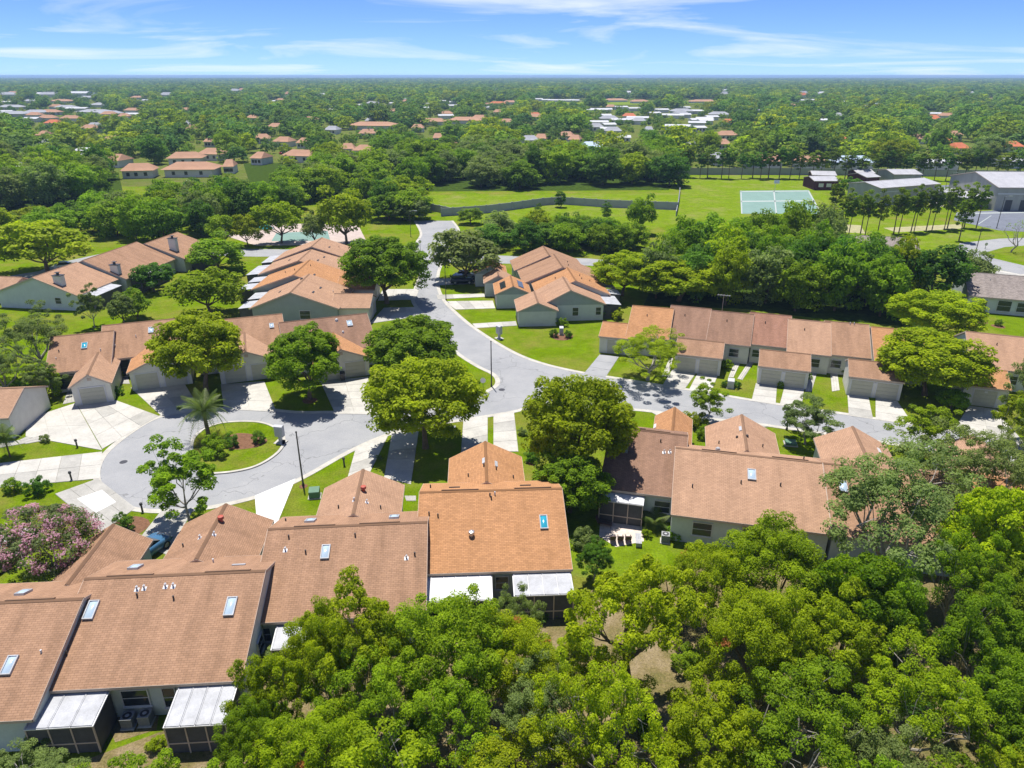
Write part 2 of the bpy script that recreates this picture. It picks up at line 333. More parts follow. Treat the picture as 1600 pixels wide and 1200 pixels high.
# driveways of concrete slabs: corners in the order road-left, road-right, house-right, house-left
DRIVES = 0
def drive(c, nu, nv, m='concrete', lab=None, name='driveway', jm='joint', th=.03):
    P = [np.array(w(*p)[:2]) for p in c]
    ctr = sum(P)/4; B = [ctr+(p-ctr)*1.0 for p in P]
    base = sheet(name, [tuple(p) for p in B], .018, jm, th=.03)
    bil = lambda s, t: (P[0]*(1-s)+P[1]*s)*(1-t)+(P[3]*(1-s)+P[2]*s)*t
    L1 = np.linalg.norm(P[1]-P[0])/nu; L2 = np.linalg.norm(P[3]-P[0])/nv
    gs = .02/L1/nu; gt = .02/L2/nv
    for i in range(nu):
        for j in range(nv):
            s0, s1, t0, t1 = i/nu+gs, (i+1)/nu-gs, j/nv+gt, (j+1)/nv-gt
            mb = MB(); mb.prism([tuple(bil(a, b)) for a, b in ((s0,t0),(s1,t0),(s1,t1),(s0,t1))], .0185, .018+th+random.uniform(0, .004))
            obj('slab', mb, m if random.random() < .82 or m != 'concrete' else 'concrete2', base)
    return base
drive([(160,702),(248,650),(168,621),(118,628)], 3, 4); drive([(160,704),(118.5,630),(42,655),(40,682)], 2, 3)
drive([(252,650),(313,640),(287,597),(204,606)], 2, 4); drive([(350,640),(432,644),(413,596),(345,601)], 2, 3)
drive([(524,647),(585,648),(575,589),(500,595)], 2, 5); drive([(156,748),(160,706),(0,724),(-20,764)], 2, 5)
drive([(212,794),(153,748),(86,772),(160,832)], 2, 3, 'concrete2'); drive([(182,785),(160,766),(120,780),(150,802)], 1, 1, 'newcon', th=.036)
drive([(252,798),(304,793),(262,868),(213,848)], 1, 3, 'concrete2'); drive([(398,775),(462,748),(424,842),(404,850)], 1, 3, 'newcon')
drive([(556,700),(607,680),(574,747),(541,754)], 1, 4); drive([(612,679),(655,668),(642,757),(600,747)], 1, 5)
drive([(724,657),(762,650),(762,712),(719,724)], 1, 4); drive([(771,649),(803,643),(810,706),(771,706)], 1, 4)
drive([(912,584),(946,590),(967,558),(937,554)], 1, 3, 'asphalt'); drive([(1034,604),(1070,608),(1087,584),(1050,578)], 1, 3)
drive([(1076,610),(1110,616),(1121,588),(1090,583)], 1, 3); drive([(1174,627),(1212,632),(1214,602),(1181,599)], 1, 3)
drive([(1218,633),(1252,638),(1257,606),(1226,603)], 1, 3); drive([(1326,648),(1364,654),(1357,620),(1324,616)], 1, 3)
drive([(1368,655),(1428,665),(1402,627),(1368,622)], 1, 3); drive([(1490,672),(1600,692),(1556,640),(1514,634)], 2, 3)
drive([(694,471),(712,484),(774,482),(770,470)], 1, 4); drive([(738,506),(744,513),(808,509),(806,502)], 1, 3); drive([(682,461),(684,468),(758,464),(757,459)], 1, 3)
drive([(664,493),(650,480),(600,481),(577,506)], 2, 3); drive([(650,468),(655,452),(598,452),(590,470)], 1, 3)
drive([(1010,640),(1032,643),(1050,650),(1036,655)], 1, 1); drive([(1090,655),(1170,661),(1200,668),(1110,667)], 2, 1, 'concrete2')
drive([(1282,678),(1330,684),(1362,690),(1290,692)], 1, 1); drive([(1440,700),(1500,712),(1520,716),(1470,716)], 1, 1)
for c in ([(1034,588),(1046,560),(1052,560),(1044,588)],[(1138,590),(1150,560),(1160,560),(1146,590)],[(1152,592),(1172,562),(1181,562),(1160,594)],[(1258,612),(1268,572),(1280,572),(1268,612)],[(1300,612),(1297,580),(1308,580),(1312,610)],[(1552,632),(1556,600),(1566,600),(1566,634)],[(98,632),(108,605),(118,605),(118,628)],[(187,600),(186,585),(198,582),(203,600)],[(632,775),(635,783),(650,783),(650,775)],[(702,740),(703,752),(711,752),(711,740)],[(30,688),(55,676),(95,684),(40,694)],[(0,700),(0,692),(30,688),(40,693)]):
    drive(c, 1, 3, 'concrete2' if c[0][0] < 800 else 'concrete', name='path')
# sports court, pool, car parks
sheet('sports_court', pxy([(1156,298),(1264,297),(1284,334),(1158,334)]), .02, 'court')
for c in ([(1157,299),(1263,298),(1263,299),(1157,300)],[(1158,314),(1272,313),(1272,314.5),(1158,315.5)],[(1208,298),(1210,298),(1214,334),(1212,334)],[(1262,298),(1264,298),(1284,334),(1281,334)],[(1157,298),(1158.5,298),(1160,334),(1158,334)]): sheet('court_line', pxy(c), .03, 'line')
sheet('pool_deck', pxy([(340,352),(440,349),(560,352),(575,382),(400,384),(345,366)]), .02, 'pooldeck')
sheet('swimming_pool', pxy([(380,353),(420,351),(428,357),(385,360)]), .035, 'pool')
sheet('shuffleboard_court', pxy([(432,364),(512,361),(516,376),(424,377)]), .03, 'court')
sheet('school_yard', pxy([(1435,292),(1500,288),(1505,305),(1460,316),(1440,305)]), .02, 'asphalt2')
sheet('car_park', pxy([(1495,332),(1650,324),(1650,365),(1560,360),(1490,344)]), .02, 'asphalt2')
for c in ([(1495,333),(1650,331),(1650,332),(1495,334.5)],[(1548,337),(1549.5,337),(1530,350),(1528,350)]): sheet('parking_line', pxy(c), .03, 'line')
er = pxy([(1490,396),(1500,380),(1560,373),(1650,370),(1650,380),(1570,386),(1535,396),(1545,402),(1600,415),(1650,428),(1650,446),(1590,428),(1520,412),(1485,410)])
sheet('side_road', er, .012, 'asphalt'); sheet('path_apron', pxy([(1330,393),(1380,388),(1400,392),(1340,400)]), .018, 'concrete')
drive([(1520,414),(1590,428),(1640,440),(1530,424)], 1, 2)
drive([(1535,440),(1600,428),(1640,432),(1560,446)], 1, 2); drive([(1452,318),(1466,315),(1475,322),(1458,326)], 1, 1)

# ------------------------------------------------------------------ house parts
DIR = {'S': ((1,0,0),(0,-1,0)), 'N': ((-1,0,0),(0,1,0)), 'E': ((0,1,0),(1,0,0)), 'W': ((0,-1,0),(-1,0,0))}
def block(R, ax, a0, a1, b0, b1, br, z0, z1, zr, rm, wm, oh=.35, og=.22, gm=None, wall=True, roofname='roof'):
    P = (lambda a, b, z: (a, b, z)) if ax == 'x' else (lambda a, b, z: (b, a, z))
    s0 = (zr-z0)/(br-b0); s1 = (zr-z1)/(b1-br); th = .15
    if wall:
        mb = MB(); pf = [(b0,0),(b1,0),(b1,z1-.05),(br,zr-.05),(b0,z0-.05)]
        mb.add([P(a0,b,z) for b, z in pf]+[P(a1,b,z) for b, z in pf], [(0,1,2,3,4),(9,8,7,6,5)]+[(i,i+5,(i+1)%5+5,(i+1)%5) for i in range(5)])
        obj('wall', mb, wm, R)
        if gm:
            zz = min(z0, z1)
            for a, sg in ((a0,-1),(a1,1)):
                mb = MB(); e = sg*.03
                q = [(b0+.02,z0-.1),(b1-.02,z1-.1),(br,zr-.07)]
                mb.add([P(a,b,z) for b, z in q]+[P(a+e,b,z) for b, z in q], [(0,1,2),(5,4,3),(0,3,4,1),(1,4,5,2),(2,5,3,0)]); obj('gable_panel', mb, gm, R)
    A0, A1 = a0-og, a1+og; e0, e1 = b0-oh, b1+oh; y0, y1 = z0-oh*s0, z1-oh*s1
    mb = MB()
    pf = [(e0,y0+th),(br,zr+th),(e1,y1+th),(e1,y1),(br,zr),(e0,y0)]
    V = [P(A0,b,z) for b, z in pf]+[P(A1,b,z) for b, z in pf]
    l0 = (br-e0)*math.hypot(1,s0); l1 = (e1-br)*math.hypot(1,s1)
    mb.add(V, [(0,6,7,1),(1,7,8,2),(2,8,9,3),(3,9,10,4),(4,10,11,5),(5,11,6,0),(0,1,4,5),(1,2,3,4),(6,11,10,7),(7,10,9,8)],
           [[(A0,-l0),(A1,-l0),(A1,0),(A0,0)],[(A0,0),(A1,0),(A1,l1),(A0,l1)]]+[None]*8)
    roof = obj(roofname, mb, rm, R)
    # ridge cap and edge boards
    mb = MB(); 
    for sg, s in ((-1,s0),(1,s1)):
        mb.add([P(A0,br,zr+th+.035),P(A1,br,zr+th+.035),P(A1,br+sg*.16,zr+th+.03-.16*s),P(A0,br+sg*.16,zr+th+.03-.16*s)], [(0,1,2,3)])
    obj('ridge_cap', mb, rm, roof)
    mb = MB()
    mb.add([P(A0,e0-.025,y0-.06),P(A1,e0-.025,y0-.06),P(A1,e0-.025,y0+th-.01),P(A0,e0-.025,y0+th-.01)]+[P(A0,e0-.002,y0-.06),P(A1,e0-.002,y0-.06),P(A1,e0-.002,y0+th-.01),P(A0,e0-.002,y0+th-.01)], [(0,1,2,3),(7,6,5,4),(0,4,5,1),(2,6,7,3)])
    mb.add([P(A0,e1+.025,y1-.06),P(A1,e1+.025,y1-.06),P(A1,e1+.025,y1+th-.01),P(A0,e1+.025,y1+th-.01)]+[P(A0,e1+.002,y1-.06),P(A1,e1+.002,y1-.06),P(A1,e1+.002,y1+th-.01),P(A0,e1+.002,y1+th-.01)], [(0,1,2,3),(7,6,5,4),(0,4,5,1),(2,6,7,3)])
    for A, sg in ((A0,-1),(A1,1)):
        for (ba, za), (bb, zb) in (((e0,y0),(br,zr)),((br,zr),(e1,y1))):
            q = [P(A+sg*.003,ba,za-.06),P(A+sg*.003,bb,zb-.06),P(A+sg*.003,bb,zb+th-.01),P(A+sg*.003,ba,za+th-.01)]
            q2 = [P(A+sg*.028,ba,za-.06),P(A+sg*.028,bb,zb-.06),P(A+sg*.028,bb,zb+th-.01),P(A+sg*.028,ba,za+th-.01)]
            mb.add(q+q2, [(0,1,2,3),(7,6,5,4),(0,4,5,1),(2,6,7,3)])
    obj('fascia', mb, 'trim', roof)
    def at(a, b):
        s, zt = (s0, zr+th+(b-br)*s0) if b < br else (-s1, zr+th-(b-br)*s1)
        k = 1/math.hypot(1, s)
        if ax == 'x': return np.array((a,b,zt)), np.array((1,0,0.)), np.array((0,k,s*k)), np.array((0,-s*k,k))
        return np.array((b,a,zt)), np.array((0,1,0.)), np.array((k,0,s*k)), np.array((-s*k,0,k))
    roof_at[roof.name] = at
    return roof
roof_at = {}
def skylight(roof, a, b, wd_=.62, hg=1.15, dm='dome'):
    o, ex, ey, ez = roof_at[roof.name](a, b)
    mb = MB()
    for q in ((-wd_/2,-wd_/2+.07,-hg/2,hg/2),(wd_/2-.07,wd_/2,-hg/2,hg/2),(-wd_/2+.07,wd_/2-.07,-hg/2,-hg/2+.07),(-wd_/2+.07,wd_/2-.07,hg/2-.07,hg/2)): mb.obox(o, ex, ey, ez, *q, -.05, .16)
    f = obj('skylight', mb, 'oldwhite', roof.parent)
    mb = MB(); n = 5; V = []
    for i in range(n):
        for j in range(n):
            s, t = i/(n-1)*2-1, j/(n-1)*2-1
            V.append(o+ex*s*(wd_/2-.07)+ey*t*(hg/2-.07)+ez*(.1+.13*(1-s**4)*(1-t**4)))
    mb.add(V, [(i*n+j, (i+1)*n+j, (i+1)*n+j+1, i*n+j+1) for i in range(n-1) for j in range(n-1)])
    obj('pane', mb, dm, f, True)
def vent(roof, a, b, r=.06, h=.3, m='iron', cap=None):
    o, ex, ey, ez = roof_at[roof.name](a, b); mb = MB()
    if cap == 'dome': mb.tube([o-(0,0,.1), o+(0,0,.12)], [r*1.3, r*1.1], 10); mb.sphere(o+np.array((0,0,.16)), r, 10, 6, .7)
    elif cap == 'turbine': mb.tube([o-(0,0,.1), o+(0,0,.2)], [.12, .12], 10); mb.tube([o+(0,0,.2), o+(0,0,.25), o+(0,0,.45), o+(0,0,.5)], [.12, .24, .22, .05], 12)
    elif cap == 'slot': mb.obox(o, ex, ey, ez, -.45, .45, -.13, .13, -.03, .07)
    elif cap == 'ridge': mb.obox(o, ex, ey, ez, -1.5, 1.5, -.12, .12, -.05, .10)
    elif cap == 'goose': mb.tube([o-(0,0,.1), o+(0,0,.26), o+(.05,0,.3)], [r, r, r*1.3], 8); mb.obox(o, ex, ey, ez, -.15, .15, -.15, .15, -.02, .02)
    else: mb.tube([o-(0,0,.1), o+(0,0,h)], [r, r], 8)
    obj('roof_vent', mb, m, roof)
def window(R, O, d, wd_=1.2, hg=1.2, fm='white', mull=1, name='window', pm='glass'):
    ex, ez = DIR[d]; O = np.array(O, float); ey = (0,0,1); mb = MB()
    for q in ((-wd_/2-.07,-wd_/2,-hg/2-.07,hg/2+.07),(wd_/2,wd_/2+.07,-hg/2-.07,hg/2+.07),(-wd_/2,wd_/2,-hg/2-.07,-hg/2),(-wd_/2,wd_/2,hg/2,hg/2+.07)): mb.obox(O, ex, ey, ez, *q, -.04, .06)
    if mull: mb.obox(O, ex, ey, ez, -wd_/2, wd_/2, -.02, .02, -.02, .045)
    f = obj(name, mb, fm, R)
    mb = MB(); mb.obox(O, ex, ey, ez, -wd_/2+.001, wd_/2-.001, -hg/2+.001, hg/2-.001, -.03, .025); obj('pane', mb, pm, f)
    mb = MB(); mb.obox(O, ex, ey, ez, -wd_/2-.12, wd_/2+.12, -hg/2-.13, -hg/2-.075, -.02, .12); obj('sill', mb, fm, f)
    return f
def gdoor(R, O, d, wd_=2.5, hg=2.1):
    ex, ez = DIR[d]; O = np.array(O, float); ey = (0,0,1); mb = MB()
    mb.obox(O, ex, ey, ez, -wd_/2, wd_/2, 0.02, hg, -.03, .012)
    for k in range(4):
        mb.obox(O, ex, ey, ez, -wd_/2+.01, wd_/2-.01, hg*k/4+.03, hg*(k+1)/4-.015, .011, .035)
        for j in range(4):
            s0 = -wd_/2+wd_*(j+.1)/4; mb.obox(O, ex, ey, ez, s0, s0+wd_*.2, hg*k/4+.12, hg*(k+1)/4-.1, .034, .05)
    dr = obj('garage_door', mb, 'gdoor', R)
    mb = MB()
    for q in ((-wd_/2-.14,-wd_/2-.001,0.01,hg+.14),(wd_/2+.001,wd_/2+.14,0.01,hg+.14),(-wd_/2,wd_/2,hg+.001,hg+.14)): mb.obox(O, ex, ey, ez, *q, -.03, .055)
    obj('door_frame', mb, 'white', dr)
def patio_roof(R, x0, x1, y0, y1, z0, z1, n, m='white', posts=True, seam=True):
    """sheet of roof panels falling from y1 (z1, at the house) to y0 (z0)"""
    k = math.hypot(y1-y0, z1-z0); ey = np.array((0,(y1-y0)/k,(z1-z0)/k)); ez = np.array((0,-ey[2],ey[1])); ex = (1,0,0); O = (0,y0,z0)
    mb = MB(); mb.obox(O, ex, ey, ez, x0-.06, x1+.06, -.05, k, -.12, -.03)
    root = obj('patio_roof', mb, 'white', R)
    for i in range(n):
        mb = MB(); a, b = x0+(x1-x0)*i/n, x0+(x1-x0)*(i+1)/n
        mb.obox(O, ex, ey, ez, a+.02, b-.02, 0, k-.02, -.029, .02); mb.obox(O, ex, ey, ez, a+.021, a+.08, .001, k-.021, .019, .055)
        obj('roof_panel', mb, m, root)
    mb = MB()
    for i in range(max(3, n//2)+1):
        t = x0+(x1-x0)*i/max(3, n//2); mb.box(t-.04, t+.04, y0-.02, y0+.06, 0, z0-.13)
    mb.box(x0, x1, y0-.015, y0+.055, .75, .83); obj('screen_frame', mb, 'trim', R)
    mb = MB(); mb.box(x0+.03, x1-.03, y0+.012, y0+.02, .05, z0-.14); mb.box(x0+.01, x0+.02, y0+.07, y1, .05, z0-.1); mb.box(x1-.02, x1-.01, y0+.07, y1, .05, z0-.1); obj('screen', mb, 'screen', R)

def townhouse(label, loc, rot, W, rm, wm, yb=-7.2, zb=2.75, yf=4.0, zf=3.55, zr=5.1, g=None, grm=None, doors=2, gm='trim', skies=(), vents=(), group=None, name='townhouse', doorh=2.1):
    R = thing(name, label, 'house', loc, math.radians(rot), group)
    roof = block(R, 'x', -W/2, W/2, yb+.35, yf-.3, 0, zb, zf, zr, rm, wm, .35, .12)
    for s in skies: skylight(roof, *s)
    for v in vents: vent(roof, *v[:2], **v[2])
    if g:
        cx_, gw, gy0, gy1, ze, zg = g
        gr = block(R, 'y', gy0, gy1, cx_-gw/2, cx_+gw/2, cx_, ze, ze, zg, grm or rm, wm, .25, .3, roofname='garage_roof')
        if doors == 1: gdoor(R, (cx_, gy1, 0), 'N', 2.6, doorh)
        elif doors == 2: gdoor(R, (cx_-gw*.235, gy1, 0), 'N', 2.5, doorh); gdoor(R, (cx_+gw*.235, gy1, 0), 'N', 2.5, doorh)
        mb = MB(); mb.box(cx_-.22, cx_+.22, gy1+.003, gy1+.05, zg-.75, zg-.4); obj('gable_vent', mb, 'trim', R)
        return R, roof, gr
    return R, roof, None
V = lambda **k: k
gv = [(-.9, 7.6, V(cap='goose', m='white')), (.5, 7.7, V(cap='goose', m='white'))]
def gvents(gr, spec):
    for a, b, k in spec: vent(gr, a, b, **k)
# --- near row, seen from the back
R, r, gr = townhouse('tan brown roofed townhouse with one skylight, end of the patio row beside crape myrtle', (-33.4, 35.9), 4, 11.6, 'rf_tan', 'teal', g=(3.2, 4.8, 3.2, 9.8, 2.5, 4.0), doors=1,
    skies=[(3.3,-4.1,.62,1.2),(1.2,1.6,.62,1.0)], vents=[(2.6,.1,V(cap='ridge',m='rf_pnk')),(.6,-2.6,V()),(4.8,-3.4,V(m='white',h=.2))])
R1, r, gr = townhouse('tan brown roofed townhouse with two skylights and two white patio roofs', (-22.6, 38.7), 4, 11.6, 'rf_tan', 'teal', g=(.2, 6.6, 3.2, 9.8, 2.5, 4.15), doors=2,
    skies=[(-4.6,-2.3,.66,1.35),(4.2,-2.5,.66,1.35),(-3.6,2.0,.7,1.0)],
    vents=[(-2.2,-1.0,V(cap='goose',m='white')),(-1.75,-.95,V(cap='goose',m='white')),(-.4,-.9,V(cap='goose',m='white')),(.1,-.9,V(cap='goose',m='white')),(-2.0,-1.5,V()),(.4,-1.8,V()),(-5.0,-5.1,V()),(-3.0,.1,V(cap='ridge',m='rf_pnk')),(3.4,.1,V(cap='ridge',m='rf_pnk')),(1.5,2.6,V(m='white')),(3.6,1.6,V(cap='slot',m='oldwhite'))])
gvents(gr, [(7.8,.5,V(cap='turbine',m='ventred')),(6.0,-.6,V(cap='goose',m='white')),(6.0,.5,V(cap='goose',m='white')),(5.9,-1.9,V())])
patio_roof(R1, -5.6, -1.9, -9.3, -7.0, 2.15, 2.45, 3, 'oldwhite'); patio_roof(R1, 2.2, 5.6, -9.7, -7.0, 2.15, 2.5, 4, 'oldwhite')
window(R1, (-.6,-6.88,1.55), 'S', 1.5, 1.2); window(R1, (1.4,-6.88,1.45), 'S', .7, 1.5)
window(R1, (5.83,-3.0,1.6), 'E', 1.1, 1.1)
R, r, gr = townhouse('brown roofed townhouse with one small skylight, between two staggered neighbours', (-12.2, 44.4), 4.5, 11.5, 'rf_tan', 'teal', g=(-.1, 6.5, 3.2, 9.6, 2.5, 4.15), doors=2,
    skies=[(-1.4,-2.2,.62,1.2),(-3.2,1.9,.75,1.0),(3.2,1.9,.75,1.0)],
    vents=[(-4.2,-.9,V()),(-4.3,-1.9,V(cap='goose',m='white')),(-2.8,-2.2,V()),(.6,-1.0,V()),(4.4,-3.0,V(cap='goose',m='white')),(5.0,-2.8,V()),(-2.5,.1,V(cap='ridge',m='rf_pnk')),(2.3,.1,V(cap='ridge',m='rf_pnk')),(-5.2,2.4,V(h=.25))], grm='rf_pnk')
gvents(gr, [(6.6,.3,V(cap='turbine',m='ventred')),(5.0,-.3,V(cap='goose',m='white')),(5.1,.7,V(cap='goose',m='white')),(5.0,-1.6,V()),(5.0,1.8,V())])
patio_roof(R, -4.0, -2.0, -9.0, -7.0, 2.15, 2.45, 2, 'oldwhite'); window(R, (-5.1,-6.88,1.5), 'S', 1.0, 1.1); window(R, (1.0,-6.88,1.5), 'S', 1.4, 1.2)
R, r, gr = townhouse('orange shingled townhouse with a blue skylight, end of the patio row', (-1.7, 49.3), 3, 11.3, 'rf_org', 'teal', g=(-.3, 6.4, 3.2, 9.9, 2.5, 4.15), doors=2, grm='rf_org',
    skies=[(4.0,-3.2,.62,1.3,'bluedome')],
    vents=[(-1.6,-4.2,V(cap='turbine',m='alu')),(-4.9,-2.2,V()),(-4.2,-2.4,V()),(-.1,-.6,V()),(.3,-.5,V(m='white')),(0,-.9,V()),(-2.5,.1,V(cap='ridge',m='rf_drk')),(3.4,.1,V(cap='ridge',m='rf_drk')),(-3.0,1.6,V(cap='slot')),(2.9,1.6,V(cap='slot')),(-5.0,1.8,V())])
gvents(gr, [(6.6,-.5,V(cap='slot',m='oldwhite')),(6.6,.6,V(cap='slot',m='oldwhite')),(5.6,-.5,V()),(5.6,.6,V()),(5.2,-1.9,V()),(5.4,2.1,V())])
patio_roof(R, -5.5, -.2, -9.5, -7.0, 2.2, 2.5, 6, 'white'); patio_roof(R, 1.4, 5.6, -9.3, -7.0, 2.3, 2.5, 4, 'oldwhite'); window(R, (.6,-6.88,1.5), 'S', .9, 1.1)
# --- east near row
R, r, gr = townhouse('dark brown roofed townhouse with a screened porch opening on the paved patio', (12.9, 59.7), -14, 7.0, 'rf_drk', 'teal', g=(2.2, 3.4, 3.0, 9.0, 2.5, 3.6), doors=1, grm='rf_org',
    skies=[(-2.0,-2.4,.7,1.2)], vents=[(1.6,-2.4,V(cap='goose',m='white')),(2.1,-2.3,V(cap='goose',m='white')),(1.2,-1.2,V()),(.5,.1,V(cap='ridge',m='rf_pnk')),(-.8,1.6,V(cap='slot'))])
vent(gr, 6.5, .4, cap='slot', m='white')
patio_roof(R, -3.4, .3, -8.2, -6.9, 2.25, 2.45, 3, 'white'); window(R, (1.9,-6.88,1.5), 'S', 1.3, 1.1)
R, r, gr = townhouse('pinkish tan townhouse with a grey condenser at its corner beside the patio', (20.8, 55.1), -13, 12.2, 'rf_pnk', 'teal', g=(.3, 6.4, 3.0, 10.2, 2.5, 4.15), doors=2, skies=[(.3,-2.2,.7,1.2)],
    vents=[(-4.6,-4.2,V()),(-.6,-3.2,V()),(2.6,-3.0,V()),(-2.4,.1,V(cap='ridge',m='rf_drk')),(3.6,.1,V(cap='ridge',m='rf_drk')),(-2.4,1.6,V(cap='dome',m='oldwhite',r=.2)),(5.0,1.5,V())])
gvents(gr, [(7.4,0,V(cap='slot',m='oldwhite')),(5.8,-.4,V(cap='dome',r=.1)),(5.7,.5,V(cap='dome',r=.12)),(5.8,-2,V()),(5.4,2,V())])
window(R, (-3.6,-6.88,1.5), 'S', 1.5, 1.2); window(R, (.6,-6.88,1.25), 'S', 2.0, 2.1, 'trim')
R, r, gr = townhouse('red brown roofed townhouse with a skylight, half under the tall bare-limbed tree', (32.5, 52.4), -13, 11.2, 'rf_tan', 'teal', g=(-1.2, 6.2, 3.0, 10.0, 2.5, 4.1), doors=2, skies=[(-4.4,-2.4,.66,1.2)], vents=[(2,-3,V()),(-1,-2,V())], grm='rf_pnk')
vent(gr, 7.5, .8, cap='slot', m='white')
R, r, gr = townhouse('orange roofed townhouse almost hidden behind trees at the row end', (43.6, 50.2), -13, 11.0, 'rf_org', 'teal', g=(-1.6, 5.6, 3.0, 10.5, 2.5, 4.0), doors=2, grm='rf_pnk', vents=[(2,-3,V()),(-1,-2,V())])
# --- cul-de-sac row, garages facing the viewer (front is local +y)
R, r, gr = townhouse('brown townhouse with a single front garage on the turning circle', (-55.6, 87.0), 200, 7.0, 'rf_tan', 'cream', yb=-5.5, zb=2.9, yf=6.6, zf=2.75, zr=5.2, g=(-2.0, 4.1, 3.0, 11.4, 2.5, 3.75), doors=1, grm='rf_pnk', skies=[(-.4,2.4,.7,1.2,'bluedome')], vents=[(2.6,4.2,V(m='white',h=.2)),(2.4,3.0,V()),(-2.3,3.6,V(m='white'))])
window(R, (1.5,6.32,1.4), 'N', 2.2, 1.6, 'iron')
R, r, gr = townhouse('brown townhouse with wide double garage beside the big street tree', (-50.3, 91.9), 200, 9.4, 'rf_tan', 'cream', yb=-5.5, zb=2.9, yf=6.6, zf=2.75, zr=5.2, g=(-2.6, 6.9, 3.0, 11.6, 2.5, 4.0), doors=2, grm='rf_org', skies=[(-1.2,2.0,.7,1.2)], vents=[(.6,3.0,V(m='white')),(3.0,4.4,V(m='white')),(-4.2,3.0,V())])
window(R, (2.6,6.32,1.3), 'N', 2.2, 1.9, 'iron')
R, r, gr = townhouse('townhouse with white roof vent and garages partly hidden by street tree', (-37.6, 93.6), 200, 11.0, 'rf_tan', 'cream', yb=-5.5, zb=2.9, yf=6.6, zf=2.75, zr=5.2, g=(-.4, 6.9, 3.0, 10.4, 2.5, 4.0), doors=2, grm='rf_pnk', skies=[(-4.0,2.4,.6,1.0)], vents=[(-5.0,3.5,V(m='white')),(1,2,V())])
R, r, gr = townhouse('brown roofed townhouse with skylight and beige garage doors behind dustbin', (-26.0, 93.6), 201, 11.7, 'rf_drk', 'cream', yb=-5.5, zb=2.9, yf=6.6, zf=2.75, zr=5.2, g=(-.7, 6.9, 3.0, 9.8, 2.5, 4.0), doors=2, grm='rf_org', skies=[(-3.2,1.8,.75,1.2)], vents=[(-1.6,.9,V(cap='dome',m='white',r=.2)),(-2.0,3.4,V(cap='dome',m='white',r=.14)),(-.8,5.4,V(m='white'))])
R, r, gr = townhouse('tan roofed garage house by the small palm on the turning circle', (-61.6, 71.2), 6, 15, 'rf_pnk', 'cream', yb=-4.2, zb=2.6, yf=4.4, zf=2.6, zr=4.2)
window(R, (5.6,-3.87,1.5), 'S', .9, 1.0); window(R, (3.2,-3.87,1.5), 'S', .9, 1.0)
# --- garage street row: front slope to the street, detached double garages
cu = [((20.4,98.6),5.7,'rf_org',-16,'orange shingled end unit of the street row beside the round lawn'),((25.9,98.6),5.5,'rf_drk',-19,'dark brown unit of the street row beside the orange end unit'),((31.2,96.1),5.6,'rf_drk',-19,'dark brown street row unit with the television aerial'),((36.3,95.3),5.3,'rf_drk2',-19,'dark brown street row unit with a narrow recessed entry on each side'),((40.6,92.4),5.2,'rf_pnk',-18,'lighter tan street row unit with one black roof vent'),((45.3,91.5),5.3,'rf_tan',-18,'tan brown street row unit with two pale vents on its ridge'),((51.0,88.9),6.4,'rf_org',-17,'orange roofed end unit behind the yellow green street tree'),((63.0,86.6),7.6,'rf_pnk',-21,'pale orange roofed house past the yellow green street tree'),((70.0,83.6),7.0,'rf_pnk',-21,'pale orange house at the end of the street row')]
for i, (lc, W_, rm, ro, lb) in enumerate(cu):
    R, r, _ = townhouse(lb, lc, 180+ro, W_, rm, 'cream', yb=-5.5, zb=2.9, yf=6.2, zf=2.75, zr=5.2, vents=[(.6,2.0,V())] if i != 5 else [(-.4,.3,V(m='white')),(-.9,.3,V(m='white'))])
    window(R, (-.9,5.93,1.45), 'N', 1.2, 1.1); window(R, (1.2,5.93,1.4), 'N', 1.2, 1.0)
    mb = MB(); mb.box(W_/2-.55, W_/2-.06, 5.9, 5.98, 0, 2.1); obj('front_door', mb, 'glass', R)
    if i == 2:
        mb = MB(); mb.tube([(1.5,-.6,4.6),(1.5,-.6,7.6)], [.03,.03], 6); mb.tube([(.6,-.6,7.5),(2.4,-.6,7.5)], [.02,.02], 5)
        for k in range(5): mb.tube([(.7+.4*k,-1.1,7.5),(.7+.4*k,-.1,7.5)], [.015,.015], 5)
        obj('aerial', mb, 'alu', R)
def double_garage(label, lc, ro, W_=5.9, D=4.6, rm='rf_tan', wm='cream', doors=2):
    R = thing('double_garage', label, 'garage', lc, math.radians(ro))
    r = block(R, 'x', -W_/2, W_/2, -D/2, D/2, -D*.12, 2.75, 2.5, 3.55, rm, wm, .3, .12)
    for k in range(doors):
        gdoor(R, ((k-(doors-1)/2)*W_*.48, D/2, 0), 'N', 2.35, 2.05)
    mb = MB(); mb.box(-.16,.16,D/2+.003,D/2+.09,1.75,2.0); obj('lamp', mb, 'white', R)
    return R
double_garage('tan double garage beside the umbrella shaped street tree', (25.0, 88.6), 162)
double_garage('brown double garage with a clipped shrub between its doors', (34.7, 84.3), 162, rm='rf_tan')
double_garage('tan double garage in the shade of the yellow green street tree', (44.6, 80.9), 162)
double_garage('orange roofed garage with one door past the yellow green street tree', (56.6, 78.6), 160, 4.6, 5, 'rf_org', doors=1)
double_garage('orange roofed single garage beside the round lawn', (15.2, 95.8), 164, 4.6, 4.8, 'rf_org', doors=1)
